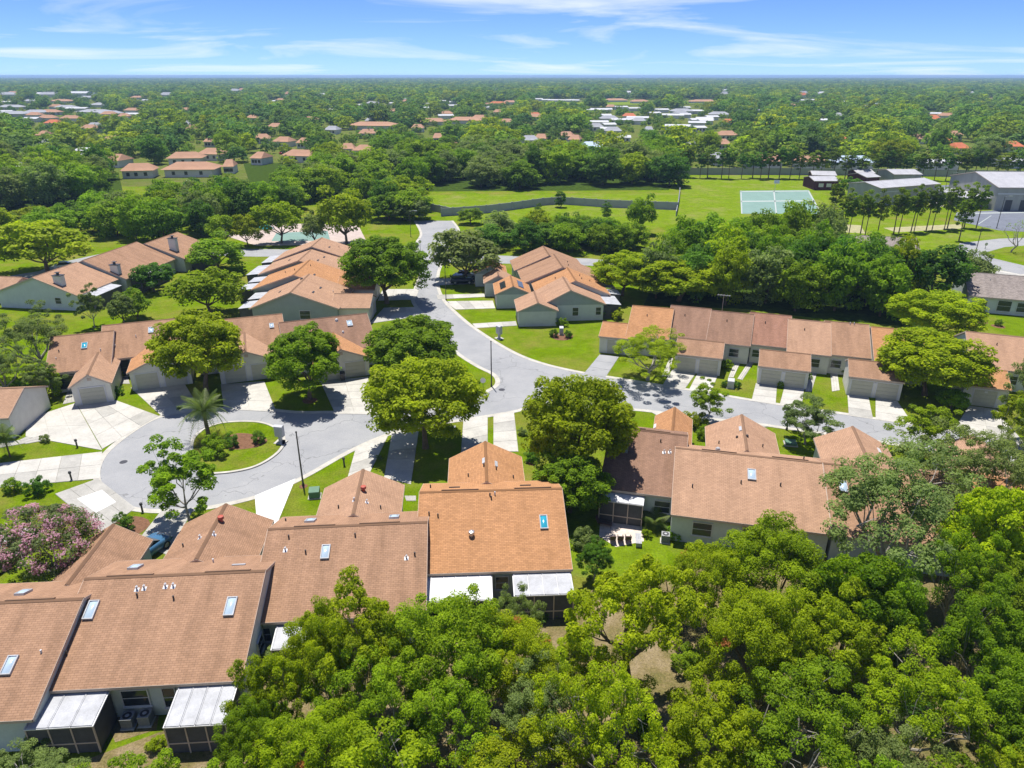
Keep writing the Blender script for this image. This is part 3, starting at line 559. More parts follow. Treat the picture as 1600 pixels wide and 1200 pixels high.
# --- row with gable ends to the viewer, middle left
def gable_row(label, x, y0, y1, hw0, hw1, rm, rot=0, zr=5.2, ze=2.7, wm='teal2', gm=None, wing=None, chimney=None, patio=None, win=None, zr_off=0, vents=()):
    R = thing('townhouse', label, 'house', (x, y0), math.radians(rot))
    r = block(R, 'y', 0, y1-y0, -hw0, hw1, 0, ze, ze, zr, rm, wm, .35, .3, gm=gm)
    for a, b, k in vents: vent(r, a, b, **k)
    if wing:
        wx0, wx1, wy0, wy1, wz = wing
        block(R, 'x', min(wx0,wx1), max(wx0,wx1), wy0, wy1, (wy0+wy1)/2, 2.5, 2.5, wz, rm, 'cream', .25, .3, roofname='garage_roof')
        d = 'E' if wx1 > 0 else 'W'; xo = max(wx0, wx1) if wx1 > 0 else min(wx0, wx1)
        gdoor(R, (xo, wy0+(wy1-wy0)*.27, 0), d, 2.4); gdoor(R, (xo, wy0+(wy1-wy0)*.73, 0), d, 2.4)
    if chimney:
        cx_, cy_, ch = chimney; mb = MB(); mb.box(cx_-.75, cx_+.75, cy_-.45, cy_+.45, 1, ch); c = obj('chimney', mb, 'cream', R)
        mb = MB(); mb.box(cx_-.85, cx_+.85, cy_-.55, cy_+.55, ch+.001, ch+.1); mb.tube([(cx_,cy_,ch+.1),(cx_,cy_,ch+.5)],[.22,.22],8); mb.box(cx_-.35,cx_+.35,cy_-.3,cy_+.3,ch+.5,ch+.56); obj('chimney_cap', mb, 'iron', c)
    if patio:
        for (sx, py0, py1, d_) in patio:
            x0, x1 = (-hw0-d_, -hw0+.1) if sx < 0 else (hw1-.1, hw1+d_)
            ez = (0,0,1); mb = MB(); zi, zo = 2.5, 2.2
            za, zb_ = (zo, zi) if sx < 0 else (zi, zo)
            n = max(2, int((py1-py0)/1.4)); root = None
            for i in range(n):
                a, b = py0+(py1-py0)*i/n+.02, py0+(py1-py0)*(i+1)/n-.02; mb = MB()
                mb.add([(x0,a,za),(x1,a,zb_),(x1,b,zb_),(x0,b,za),(x0,a,za+.08),(x1,a,zb_+.08),(x1,b,zb_+.08),(x0,b,za+.08)], [(3,2,1,0),(4,5,6,7),(0,1,5,4),(1,2,6,5),(2,3,7,6),(3,0,4,7)])
                o = obj('patio_roof' if root is None else 'roof_panel', mb, 'oldwhite', root or R); root = root or o
            mb = MB(); xo = x0+.1 if sx < 0 else x1-.1; mb.box(min(xo,xo+.05), max(xo,xo+.05), py0+.1, py1-.1, 0, 2.15); mb.box(min(x0,x1)+.2, max(x0,x1)-.15, py0+.1, py0+.15, 0, 2.18); obj('screen', mb, 'screen', R)
    for q in (win or ()): window(R, (q[0], 0, q[1]), 'S', *q[2:])
    return R
gable_row('tan roofed house with wide grey green gable end above the cul-de-sac row', -34.2, 106.4, 117, 6.4, 6.9, 'rf_pnk', wing=(6.0,11.6,.8,7.0,3.8), patio=[(-1,1,5,2.6),(-1,6,10,2.8)], win=[(1.8,1.6,1.6,1.3)], vents=[(3,2.6,V(cap='slot')),(6,3,V(cap='slot')),(4,-3,V(cap='slot')),(8,-.5,V(cap='dome',r=.2)),(6,5,V(m='white'))])
gable_row('bright orange roofed house in the stepped gable row', -36.7, 116.9, 127, 7.2, 7.4, 'rf_org', wing=(7,13,.8,7,3.8), patio=[(-1,1,5,3),(-1,6,9.5,3)], vents=[(3,2.6,V(cap='slot')),(4,-1,V()),(5,-3,V()),(7,1,V()),(2,3,V())])
gable_row('tan roofed house between bright orange roof and the end of stepped gable row', -38.6, 127.0, 136, 7.4, 8.2, 'rf_pnk', wing=(7.5,13,.8,6.6,3.8), patio=[(-1,1,8,3)], vents=[(3,2.6,V(cap='slot')),(6,3,V(cap='slot')),(4,-3,V(cap='slot'))])
gable_row('tan roofed end house of stepped gable row by the shuffleboard', -38.6, 136.2, 144, 7.6, 8.2, 'rf_pnk', zr=5.7, ze=2.9, patio=[(-1,1,7,3)], vents=[(3,2.6,V(cap='slot')),(5,4,V())])
# --- row with gable ends, middle right
gable_row('pale orange roofed house with grey green gable facing the round lawn', 9.2, 108.3, 116, 4.6, 5.4, 'rf_pnk', 5, zr=5.0, wm='teal', gm='teal2', win=[(.9,1.5,.9,1.3),(4.6,1.5,.8,1.2)], patio=[(1,.5,5.5,3.0)])
gable_row('orange roofed house stepped behind the gable facing the round lawn', 10.4, 113.6, 122, 6.0, 5.6, 'rf_org', 5, zr=5.1, wm='teal', patio=[(1,1,4,2.4),(1,5,8,2.4)], vents=[(3,1.6,V()),(5,1.6,V()),(4,3.2,V()),(5,-2.6,V())])
gable_row('tan roofed house adjoining the orange house behind the round lawn', 8.8, 121.8, 131, 6.6, 6.6, 'rf_tan', 6, zr=5.3, wm='teal', vents=[(3,1.6,V()),(6,2,V())])
gable_row('tan roofed end house nearest the cross street behind the round lawn', 6.9, 130.6, 138, 6.2, 6.4, 'rf_tan', 6, zr=5.3, wm='teal')
def gable_garage(label, x, y, W_, D, rm, ro=4, panels=False):
    R = thing('garage', label, 'garage', (x, y), math.radians(ro))
    r = block(R, 'y', 0, D, -W_/2, W_/2, 0, 2.5, 2.5, 3.75, rm, 'teal', .3, .25, gm='teal2')
    gdoor(R, (-W_/2, D*.5, 0), 'W', 2.6)
    if panels:
        for b in (-W_*.28, W_*.25):
            o, ex, ey, ez = roof_at[r.name](D*.45, b); mb = MB(); mb.obox(o, ex, ey, ez, -1.9, 1.9, -.5, .5, .03, .1); obj('solar_panel', mb, 'glass', R)
    return R
gable_garage('low gabled garage with plain wall at the edge of the round lawn', 4.0, 105.6, 5.9, 6, 'rf_pnk')
gable_garage('gabled garage with two dark panels on its orange roof', .2, 115.0, 5.6, 6.5, 'rf_org', panels=True)
gable_garage('small tan gabled garage behind the panelled orange garage', -2.4, 122.0, 4.6, 5, 'rf_pnk')
gable_garage('gabled garage beside the parked dark car', -4.0, 128.6, 5.6, 5, 'rf_org')
# --- far left row with chimneys
gable_row('tan roofed house with pale green gable wall and square chimney', -79.0, 114.5, 124.5, 7.5, 7.2, 'rf_pnk', -8, zr=5.4, wm='teal', chimney=(3.6,1.2,5.6), patio=[(1,1,8,2.4)], wing=(-12.5,-7.0,2.0,8,3.8), win=[(3.5,1.6,1,1)])
gable_row('two tone brown roofed house with corner chimney, middle of chimney row', -76.4, 125.0, 140, 7.0, 7.4, 'rf_tan', -8, zr=5.7, wm='teal', chimney=(5.4,.6,5.0), patio=[(1,1,9,2.4)])
gable_row('tan house with tall pale chimney at the pool end of chimney row', -72.6, 140.2, 151, 7.0, 7.6, 'rf_tan', -8, zr=5.4, wm='teal', chimney=(4.6,2.0,6.2), patio=[(1,2,8,3)])
# --- right edge
R, r, _ = townhouse('grey brown roofed house with screened porch by the side road', (88.5, 115.5), 160, 23, 'rf_gry', 'teal', yb=-6.5, zb=2.7, yf=6.6, zf=2.7, zr=5.0, vents=[(8,2,V(m='white'))])
for q in ((9.2,1.0,1.4),(6.2,1.9,1.7),(3.8,1.2,1.5),(2.0,1.9,1.7)): window(R, (q[0],6.33,1.4), 'N', q[1], q[2])
R, r, _ = townhouse('pale tan roofed house behind the dark woodland trees', (76.5, 149), 165, 15, 'rf_gry', 'teal', yb=-7, zb=2.7, yf=7, zf=2.7, zr=5.0)
window(R, (4,6.73,1.4), 'N', .9, 1.3); window(R, (2,6.73,1.4), 'N', .9, 1.3)

# ------------------------------------------------------------------ school buildings, walls, far houses
def hall(label, pts, H0, H1, rm, wm, name='school_building', ax='x', doors=(), rot=None):
    """low gabled hall; pts = px of base front-left, front-right; depth in metres"""
    (p0, p1, D) = pts; a, b = w(*p0)[:2], w(*p1)[:2]; Wd = np.linalg.norm(b-a); ro = math.atan2(b[1]-a[1], b[0]-a[0]) if rot is None else math.radians(rot)
    R = thing(name, label, 'building', (a[0], a[1]), ro)
    if ax == 'x': r = block(R, 'x', 0, Wd, 0, D, D/2, H0, H0, H1, rm, wm, .3, .3)
    else: r = block(R, 'y', 0, D, 0, Wd, Wd/2, H0, H0, H1, rm, wm, .3, .3)
    for d in doors:
        mb = MB(); mb.box(Wd*d[0], Wd*d[1], -.06, -.005, d[2], d[3]); obj('window' if d[2] > .2 else 'door', mb, d[4] if len(d) > 4 else 'glass', R)
    return R
hall('maroon portable classroom nearer the ball court', ((1271,297),(1309,297),10), 3.0, 3.9, 'steelroof', 'maroon', doors=((.18,.38,1,2.2,'cream'),(.5,.7,1,2.2,'cream')))
hall('maroon portable classroom at the edge of the field', ((1268,287),(1304,288),9), 3.0, 3.9, 'steelroof', 'maroon')
hall('maroon portable classroom beside the grey hall', ((1352,291),(1372,290),9), 3.0, 3.9, 'steelroof', 'maroon')
hall('maroon portable classroom behind the school yard tree', ((1338,284),(1364,284),8), 3.0, 3.9, 'steelroof', 'maroon')
hall('long beige grey steel school hall with pale shallow roof', ((1371,322),(1462,314),12), 5.2, 6.2, 'steelroof', 'steelwall', doors=((.0,.4,3.9,4.1,'white'),))
hall('small grey steel shed behind the long school hall', ((1394,292),(1436,292),12), 4.2, 5.2, 'steelroof', 'steelwall')
Rg = hall('large beige gymnasium with pale steel roof and dark doorways', ((1552,329),(1660,330),27), 6.5, 9.2, 'steelroof', 'steelwall', ax='x', doors=((.14,.24,0.05,3,'iron'),(.36,.5,0.05,3,'iron'),(.0,.98,4.6,4.9,'white')))
mb = MB(); mb.box(-8, -.2, 2, 22, 3.0, 3.25)
for k in range(6): mb.box(-7.8, -7.5, 2.2+k*3.8, 2.5+k*3.8, 0, 3)
obj('canopy', mb, 'steelroof', Rg)
def wall_run(label, pts, hgt, step, name='boundary_wall', m='wallgrey'):
    P = [w(*p)[:2] for p in pts]; R = thing(name, label, 'wall', P[0])
    pm = MB(); pm.box(-.08, .08, -.5, .5, 0, hgt); pme = pm.mesh('wall_panel'); pme.materials.append(M[m])
    qm = MB(); qm.box(-.16, .16, -.16, .16, 0, hgt+.15); qme = qm.mesh('post'); qme.materials.append(M[m])
    for a, b in zip(P[:-1], P[1:]):
        n = max(1, round(np.linalg.norm(b-a)/step)); an = math.atan2(b[1]-a[1], b[0]-a[0])-math.pi/2
        for k in range(n):
            c = a+(b-a)*(k+.5)/n-P[0]; o = bpy.data.objects.new('wall_panel', pme); COL.objects.link(o); o.parent = R; o.location = (c[0], c[1], 0); o.rotation_euler = (0,0,an); o.scale = (1, np.linalg.norm(b-a)/n-.3, 1)
            c = a+(b-a)*k/n-P[0]; o = bpy.data.objects.new('post', qme); COL.objects.link(o); o.parent = R; o.location = (c[0], c[1], 0); o.rotation_euler = (0,0,an)
wall_run('long grey precast wall with posts behind the school field', [(1060,273),(1200,273),(1330,274),(1480,276),(1660,279)], 2.6, 4.2)
wall_run('grey wall crossing the mown field in a shallow curve', [(690,338),(760,333),(800,328),(848,321),(875,319),(950,324),(1060,328)], 2.2, 3.6)
wall_run('short grey wall at the bend of the entrance road', [(668,328),(706,336)], 2.0, 3.0)
wall_run('low white fence running down the side of field', [(1062,300),(1060,318),(1056,338)], 1.4, 4, 'white_fence', 'oldwhite')

FAR = []   # px, py of base centre, px width, roof material
for s in '''180 262 25 1;212 279 46 1;294 277 76 1;287 258 50 1;330 251 36 1;355 272 16 1;38 272 30 3;47 254 15 3;128 245 20 3;135 253 14 3;328 230 18 1;72 152 28 3;122 150 30 3;149 153 9 5;15 183 40 2;75 180 30 1;145 180 52 2;100 172 30 2;205 177 22 1;300 208 16 1;
485 193 20 1;582 203 76 1;575 216 30 1;677 196 38 1;652 207 18 1;727 194 50 1;749 190 22 1;442 230 26 1;475 232 20 1;468 254 50 1;542 242 20 1;584 237 13 1;572 245 38 1;792 197 20 1;665 173 10 3;610 165 10 3;710 169 20 3;415 163 8 3;635 158 8 3;707 163 10 3;
838 188 28 1;935 197 30 3;985 193 18 3;925 239 34 5;976 223 20 3;1082 238 22 2;1137 219 28 1;1130 234 20 1;1122 259 18 2;1185 262 32 1;1060 204 40 3;1052 185 30 3;1082 178 36 3;1032 176 25 3;1125 184 30 2;1185 178 15 3;882 160 46 3;962 160 36 1;1000 162 26 1;1100 162 42 1;840 158 16 3;1015 211 14 2;1102 191 25 3;
1210 263 24 1;1269 264 44 1;1337 265 56 5;1472 266 52 3;1319 229 19 4;1501 241 24 4;1482 228 12 4;1582 238 32 4;1585 263 34 3;1397 204 12 3;1515 150 12 3;1585 161 16 3;1310 186 15 2;1460 192 10 4;1207 127 17 3;1050 127 14 3;1072 129 18 3;405 258 20 1;430 205 22 1;395 190 20 1;520 176 14 3;560 168 12 3;250 192 16 2;230 160 16 3;1250 160 14 3;1350 170 14 2;1420 160 12 3;1540 190 14 1;760 172 14 3'''.replace('\n','').split(';'):
    FAR.append(tuple(float(q) for q in s.split()))
FN = {1:'rf_far', 2:'rf_far2', 3:'rf_far3', 4:'rf_far4', 5:'rf_far5'}
FL = {1:('small tan hipped roof house among garden trees beyond the tree belt','tan roofed houses beyond the tree belt'),2:('small grey hipped roof house among garden trees beyond the tree belt','grey roofed houses beyond the tree belt'),3:('small white low roofed home among garden trees beyond the tree belt','white roofed houses beyond the tree belt'),4:('small red tiled house among garden trees beyond the tree belt','red roofed houses beyond the tree belt'),5:('small blue grey metal roofed house among garden trees beyond the belt','blue grey roofed houses beyond the tree belt')}
_fm = {}
def far_mesh(kind):
    if kind in _fm: return _fm[kind]
    wl = MB(); wl.box(-.5,.5,-.5,.5,0,1); ro = MB()
    wm_ = wl.mesh('wall'); wm_.materials.append(M['cream'])
    ro.add([(-.54,-.56,0),(.54,-.56,0),(.54,.56,0),(-.54,.56,0),(-.3,0,1),(.3,0,1)] if kind != 3 else [(-.54,-.56,0),(.54,-.56,0),(.54,.56,0),(-.54,.56,0),(-.53,0,.8),(.53,0,.8)], [(3,2,1,0),(0,1,5,4),(1,2,5),(2,3,4,5),(3,0,4)])
    rm_ = ro.mesh('roof'); rm_.materials.append(M[FN[kind]]); wi = MB(); wi.box(-.07,.07,-.01,.01,0,1); wi_ = wi.mesh('window'); wi_.materials.append(M['glass'])
    _fm[kind] = (wm_, rm_, wi_); return _fm[kind]
for q in range(22): FAR.append((RNG.uniform(925, 1135), RNG.uniform(170, 212), RNG.uniform(16, 34), 3 if q % 4 else 2))
for q in range(16): FAR.append((RNG.uniform(0, 215), RNG.uniform(150, 186), RNG.uniform(18, 36), (2, 3, 1, 2)[q % 4]))
for q in range(26): FAR.append((RNG.uniform(330, 1590), RNG.uniform(140, 175), RNG.uniform(7, 16), (3, 3, 1, 2)[q % 4]))
for q in range(48): FAR.append((RNG.uniform(0, 1595), RNG.uniform(152, 236), RNG.uniform(13, 26), (1, 3, 1, 2, 1, 4)[q % 6]))
FARBOX = []
for (px, py, wp, kd) in FAR:
    p = w(px, py); d = depth(*p); W_ = wp*d/FPX; kd = int(kd)
    D = min(max(9, W_*.6), 16); ro = random.uniform(-.25, .25)
    R = thing('house', FL[kd][0], 'house', (p[0], p[1]+D/2), ro, FL[kd][1])
    a, b, c = far_mesh(kd); hw_ = 2.9 if d < 1200 else 5; hr = 2.3 if kd != 3 else 1.3
    n = max(1, round(W_/17)) if W_ < 200 else 1
    for nm, me, z, sc in (('wall', a, 0, (W_*.95, D, hw_)), ('roof', b, hw_+.01, (W_, D*1.02, hr if d < 1200 else 4))):
        o = bpy.data.objects.new(nm, me); COL.objects.link(o); o.parent = R; o.location = (0,0,z); o.scale = sc
    if d < 500:
        for t in (-.3, -.05, .25):
            o = bpy.data.objects.new('window', c); COL.objects.link(o); o.parent = R; o.location = (t*W_, -D/2, .9); o.scale = (8.5, 3, 1.3)
        if n > 1:
            for k in range(n-1):
                o = bpy.data.objects.new('cross_roof', b); COL.objects.link(o); o.parent = R; o.location = ((k+1-n/2)*W_/n, -D*.3, hw_-.05); o.scale = (W_/n*.55, D*.6, hr*.85)
    FARBOX.append((px, py, wp, d))


# ------------------------------------------------------------------ plants
def leaf_mesh(name, C, Nn, S, T, m, asp=.62, flower=None):
    """one small diamond face per leaf spray"""
    n = len(C); rnd = RNG.normal(size=(n, 3)); Nn = Nn/np.linalg.norm(Nn, axis=1, keepdims=True)
    a = np.cross(Nn, rnd); a /= np.linalg.norm(a, axis=1, keepdims=True)+1e-9; b = np.cross(Nn, a)
    S = S[:, None]
    V = np.stack([C+a*S, C+b*S*asp+Nn*S*.18, C-a*S, C-b*S*asp+Nn*S*.18], 1).reshape(-1, 3)
    me = bpy.data.meshes.new(name); me.vertices.add(4*n); me.vertices.foreach_set('co', V.ravel().astype(np.float32))
    me.loops.add(4*n); me.loops.foreach_set('vertex_index', np.arange(4*n, dtype=np.int32))
    me.polygons.add(n); me.polygons.foreach_set('loop_start', np.arange(0, 4*n, 4, dtype=np.int32))
    at = me.attributes.new('tint', 'FLOAT', 'POINT'); at.data.foreach_set('value', np.repeat(T, 4).astype(np.float32))
    if flower is not None:
        at = me.attributes.new('flower', 'FLOAT', 'POINT'); at.data.foreach_set('value', np.repeat(flower, 4).astype(np.float32))
    me.update(); me.validate(); me.materials.append(M[m]); return me
def clump_centres(n, rx, rz, zc, low=-.45, inner=.25, lump=.18):
    k = np.arange(n)+.5; ph = RNG.uniform(0, 6.28); zf = 1-(1-low)*k/n
    th = ph+k*2.39996+RNG.normal(size=n)*.25; r = np.sqrt(np.maximum(0, 1-zf**2))
    lob = 1+lump*np.sin(2*th+ph)+lump*.7*np.sin(3*th+1.7*ph)
    rad = np.where(RNG.random(n) < inner, RNG.uniform(.35, .75, n), RNG.uniform(.78, 1.06, n))*lob
    return np.stack([np.cos(th)*r*rad*rx, np.sin(th)*r*rad*rx, zc+zf*rad*rz+RNG.normal(size=n)*.06*rz], 1)
def leaves_on(cc, cr, per, leaf, flat=.72, centre=None, jit=.5, up=.85):
    C, Nn, S, T = [], [], [], []
    for c in cc:
        r = cr*RNG.uniform(.7, 1.3); n = int(per*RNG.uniform(.7, 1.3)); tt = RNG.uniform(.25, .75)
        d = RNG.normal(size=(n, 3)); d /= np.linalg.norm(d, axis=1, keepdims=True)
        d[:, 2] = np.where((d[:, 2] < -.2) & (RNG.random(n) < .6), -d[:, 2], d[:, 2])
        rr = r*RNG.uniform(.45, 1.08, n)**.7
        p = c+d*rr[:, None]*np.array((1, 1, flat)); C.append(p)
        Nn.append(d+np.array((0, 0, up))+RNG.normal(size=(n, 3))*jit); S.append(leaf*RNG.uniform(.6, 1.35, n)); T.append(np.clip(tt+RNG.normal(size=n)*.22, 0, 1))
    return np.concatenate(C), np.concatenate(Nn), np.concatenate(S), np.concatenate(T)
def limbs(cc, zfork, ht_trunk, r0, nl, seed, bend=.4):
    rg = np.random.default_rng(seed); mb = MB()
    top = np.array((rg.normal()*bend, rg.normal()*bend, zfork))
    mb.tube([(0,0,-.3),(top[0]*.2,top[1]*.2,zfork*.35),(top[0]*.7,top[1]*.7,zfork*.75),tuple(top)], [r0*1.35, r0, r0*.85, r0*.7], 8)
    k = int(rg.integers(4, 7)); an = np.arctan2(cc[:, 1], cc[:, 0])+rg.uniform(0, 6.28); gi = np.floor((an % 6.2832)/6.2832*k).astype(int) % k
    gi[np.hypot(cc[:, 0], cc[:, 1]) < .28*np.hypot(cc[:, 0], cc[:, 1]).max()] = k
    for q in range(k+1):
        G = cc[gi == q]
        if len(G) == 0: continue
        e = G.mean(0); e[2] = e[2]*.8+top[2]*.2; f = rg.uniform(.78, 1) if q < k else 1
        st = np.array((top[0]*f**2, top[1]*f**2, zfork*f)); mid = st*.5+e*.5+np.array((*(rg.normal(size=2)*.3), (.1 if q == k else -.12)*abs(e[2]-st[2])))
        M_ = [st, st*.6+mid*.4+rg.normal(size=3)*.1, mid, mid*.45+e*.55+rg.normal(size=3)*.18, e]; mb.tube(M_, [r0*.62, r0*.52, r0*.42, r0*.32, r0*.22], 6)
        for c in G[rg.permutation(len(G))[:max(1, nl//(k+1))]]:
            b0 = M_[int(rg.integers(2, 5))]; mm = b0*.5+c*.5+np.array((0, 0, .1*np.linalg.norm(c-b0)))+rg.normal(size=3)*.15
            mb.tube([b0, (b0+mm)/2+rg.normal(size=3)*.06, mm, c], [r0*.2, r0*.16, r0*.12, r0*.035], 4)
    return mb
TV = {}    # kind -> list of (trunk mesh, {leaf material: crown mesh}, crown radius, crown centre z, height)
def make_tree(kind, n, rx, rz, zc, nc, cr, per, leaf, zfork, r0, nl, mats, bark='bark', low=-.45, inner=.25, flat=.72, seed=0, lump=.18, jit=.5, rust=0):
    for q in range(n):
        cc = clump_centres(nc, rx, rz, zc, low, inner, lump)
        tr = limbs(cc, zfork, zc, r0, nl, seed*100+q).mesh('trunk'); tr.materials.append(M[bark])
        C, Nn, S, T = leaves_on(cc, cr, per, leaf, flat, jit=jit)
        fl_ = None
        if rust:
            fl_ = np.zeros(len(C))
            for c in cc[RNG.permutation(len(cc))[:rust]]: fl_[((C-c-np.array((0, 0, .3)))**2).sum(1) < .16] = 1
        cm = {}
        base = None
        for m in mats:
            if base is None: base = leaf_mesh('crown', C, Nn, S, T, m, flower=fl_); cm[m] = base
            else: b2 = base.copy(); b2.materials.clear(); b2.materials.append(M[m]); cm[m] = b2
        TV.setdefault(kind, []).append((tr, cm, rx+cr*.6, zc+rz*(1+low)/2, zc+rz+cr*.6))
make_tree('fine', 3, 4.3, 3.4, 5.6, 200, .62, 260, .078, 2.6, .2, 24, ['L_yel','L_grn','L_dark'], seed=1, lump=.14, rust=2)
make_tree('fine', 3, 4.3, 3.5, 5.4, 160, .58, 220, .098, 2.6, .2, 30, ['L_yel','L_grn','L_dark'], 'palebark', seed=21, lump=.24, inner=.3)
make_tree('open', 4, 4.3, 3.2, 5.9, 104, .56, 210, .08, 2.4, .19, 40, ['L_yel','L_grn','L_olive'], 'palebark', low=-.3, inner=.35, seed=2, lump=.3)
make_tree('street', 4, 4.6, 3.7, 5.6, 190, .78, 180, .15, 2.4, .26, 22, ['L_yel','L_grn','L_dark','L_gold'], seed=3, low=-.55, lump=.09)
make_tree('wood', 5, 4.4, 4.6, 5.2, 70, 1.35, 105, .28, 2.0, .22, 8, ['L_yel','L_grn','L_dark','L_olive'], seed=12, low=-.92, lump=.16)
make_tree('loose', 3, 3.5, 3.6, 5.6, 64, .65, 200, .13, 2.2, .14, 30, ['L_grn','L_olive','L_yel'], 'palebark', low=-.6, inner=.3, seed=4, lump=.3)
make_tree('mid', 6, 4.6, 3.6, 5.6, 54, 1.3, 110, .30, 2.2, .25, 8, ['L_yel','L_grn','L_dark','L_olive'], seed=5, low=-.6)
make_tree('pine', 4, 2.3, 3.6, 8.4, 30, .85, 75, .26, 8.0, .16, 12, ['L_pine','L_dark'], seed=6, low=-.9, lump=.25, flat=.6)
make_tree('spec', 1, 4.5, 2.0, 7.6, 120, .62, 200, .11, 4.6, .3, 30, ['L_yel'], 'bark', low=-.35, seed=31, lump=.2)
make_tree('lime', 1, 3.6, 3.6, 5.6, 70, .75, 420, .12, 3, .2, 20, ['L_lime'], seed=7, low=-.5, lump=.1, jit=.8)
make_tree('bush', 3, 1.0, .8, .75, 22, .33, 150, .07, .3, .04, 6, ['L_yel','L_grn','L_dark','L_olive'], seed=8, low=-.8)
make_tree('column', 2, 1.2, 2.6, 2.9, 34, .5, 110, .12, .8, .09, 8, ['L_dark','L_grn'], seed=9, low=-.95, lump=.05)
# crape myrtle with flower heads
cc = clump_centres(80, 3.6, 2.7, 4.4, -.5, .25, .1); C, Nn, S, T = leaves_on(cc, .8, 230, .10)
fl = ((C[:, 2] > 3.6) & (np.sin(C[:, 0]*4.1)+np.sin(C[:, 1]*3.7+1)+np.sin(C[:, 2]*5)+RNG.normal(size=len(C))*.8 > .35)).astype(float)
tr = limbs(cc, 1.2, 4, .13, 26, 99).mesh('trunk'); tr.materials.append(M['palebark'])
TV['crape'] = [(tr, {'L_pink': leaf_mesh('crown', C, Nn, S, T, 'L_pink', flower=fl)}, 4.1, 5.2, 7.4)]
_vi = {}
def place_tree(kind, leaf, x, y, rx, h, label, name='broadleaf_tree', cat='tree', group=None, z=0, var=None):
    if name == 'broadleaf_tree' and leaf == 'L_olive': name = 'oak_tree'
    vs_ = TV[kind]; i = _vi.get(kind, 0); _vi[kind] = i+1
    tr, cm, r0, zc, h0 = vs_[(i if var is None else var) % len(vs_)]
    R = thing(name, label, cat, (x, y, z), random.uniform(0, 6.28), group)
    s = rx/r0; R.scale = (s, s*random.uniform(.92, 1.08), h/h0)
    a = bpy.data.objects.new('trunk' if kind != 'bush' else 'stem', tr); COL.objects.link(a); a.parent = R
    b = bpy.data.objects.new('crown' if kind != 'bush' else 'foliage', cm[leaf]); COL.objects.link(b); b.parent = R
    return R
ratio = lambda py: (CP-(py-600)/FPX*SP)/(SP+(py-600)/FPX*CP)
def tree_px(kind, leaf, bx, by, cy, hw, label, cx=None, **k):
    """base pixel, pixel row of the crown centre, crown half width in pixels"""
    p = w(bx, by); zc = CAMH-p[1]/ratio(cy); d = depth(p[0], p[1], zc)
    k0 = TV[kind][0]; return place_tree(kind, leaf, p[0], p[1], hw*d/FPX, max(zc, .4)*k0[4]/k0[3]*(1.04 if kind == 'street' else 1), label, **k)
def tree_h(kind, leaf, cx_, cy, hw, h, label, **k):
    """crown centre pixel and half width, known height (base hidden)"""
    k0 = TV[kind][0]; zc = h*k0[3]/k0[4]; p = w(cx_, cy, zc); d = depth(*p)
    return place_tree(kind, leaf, p[0], p[1], hw*d/FPX, h, label, **k)
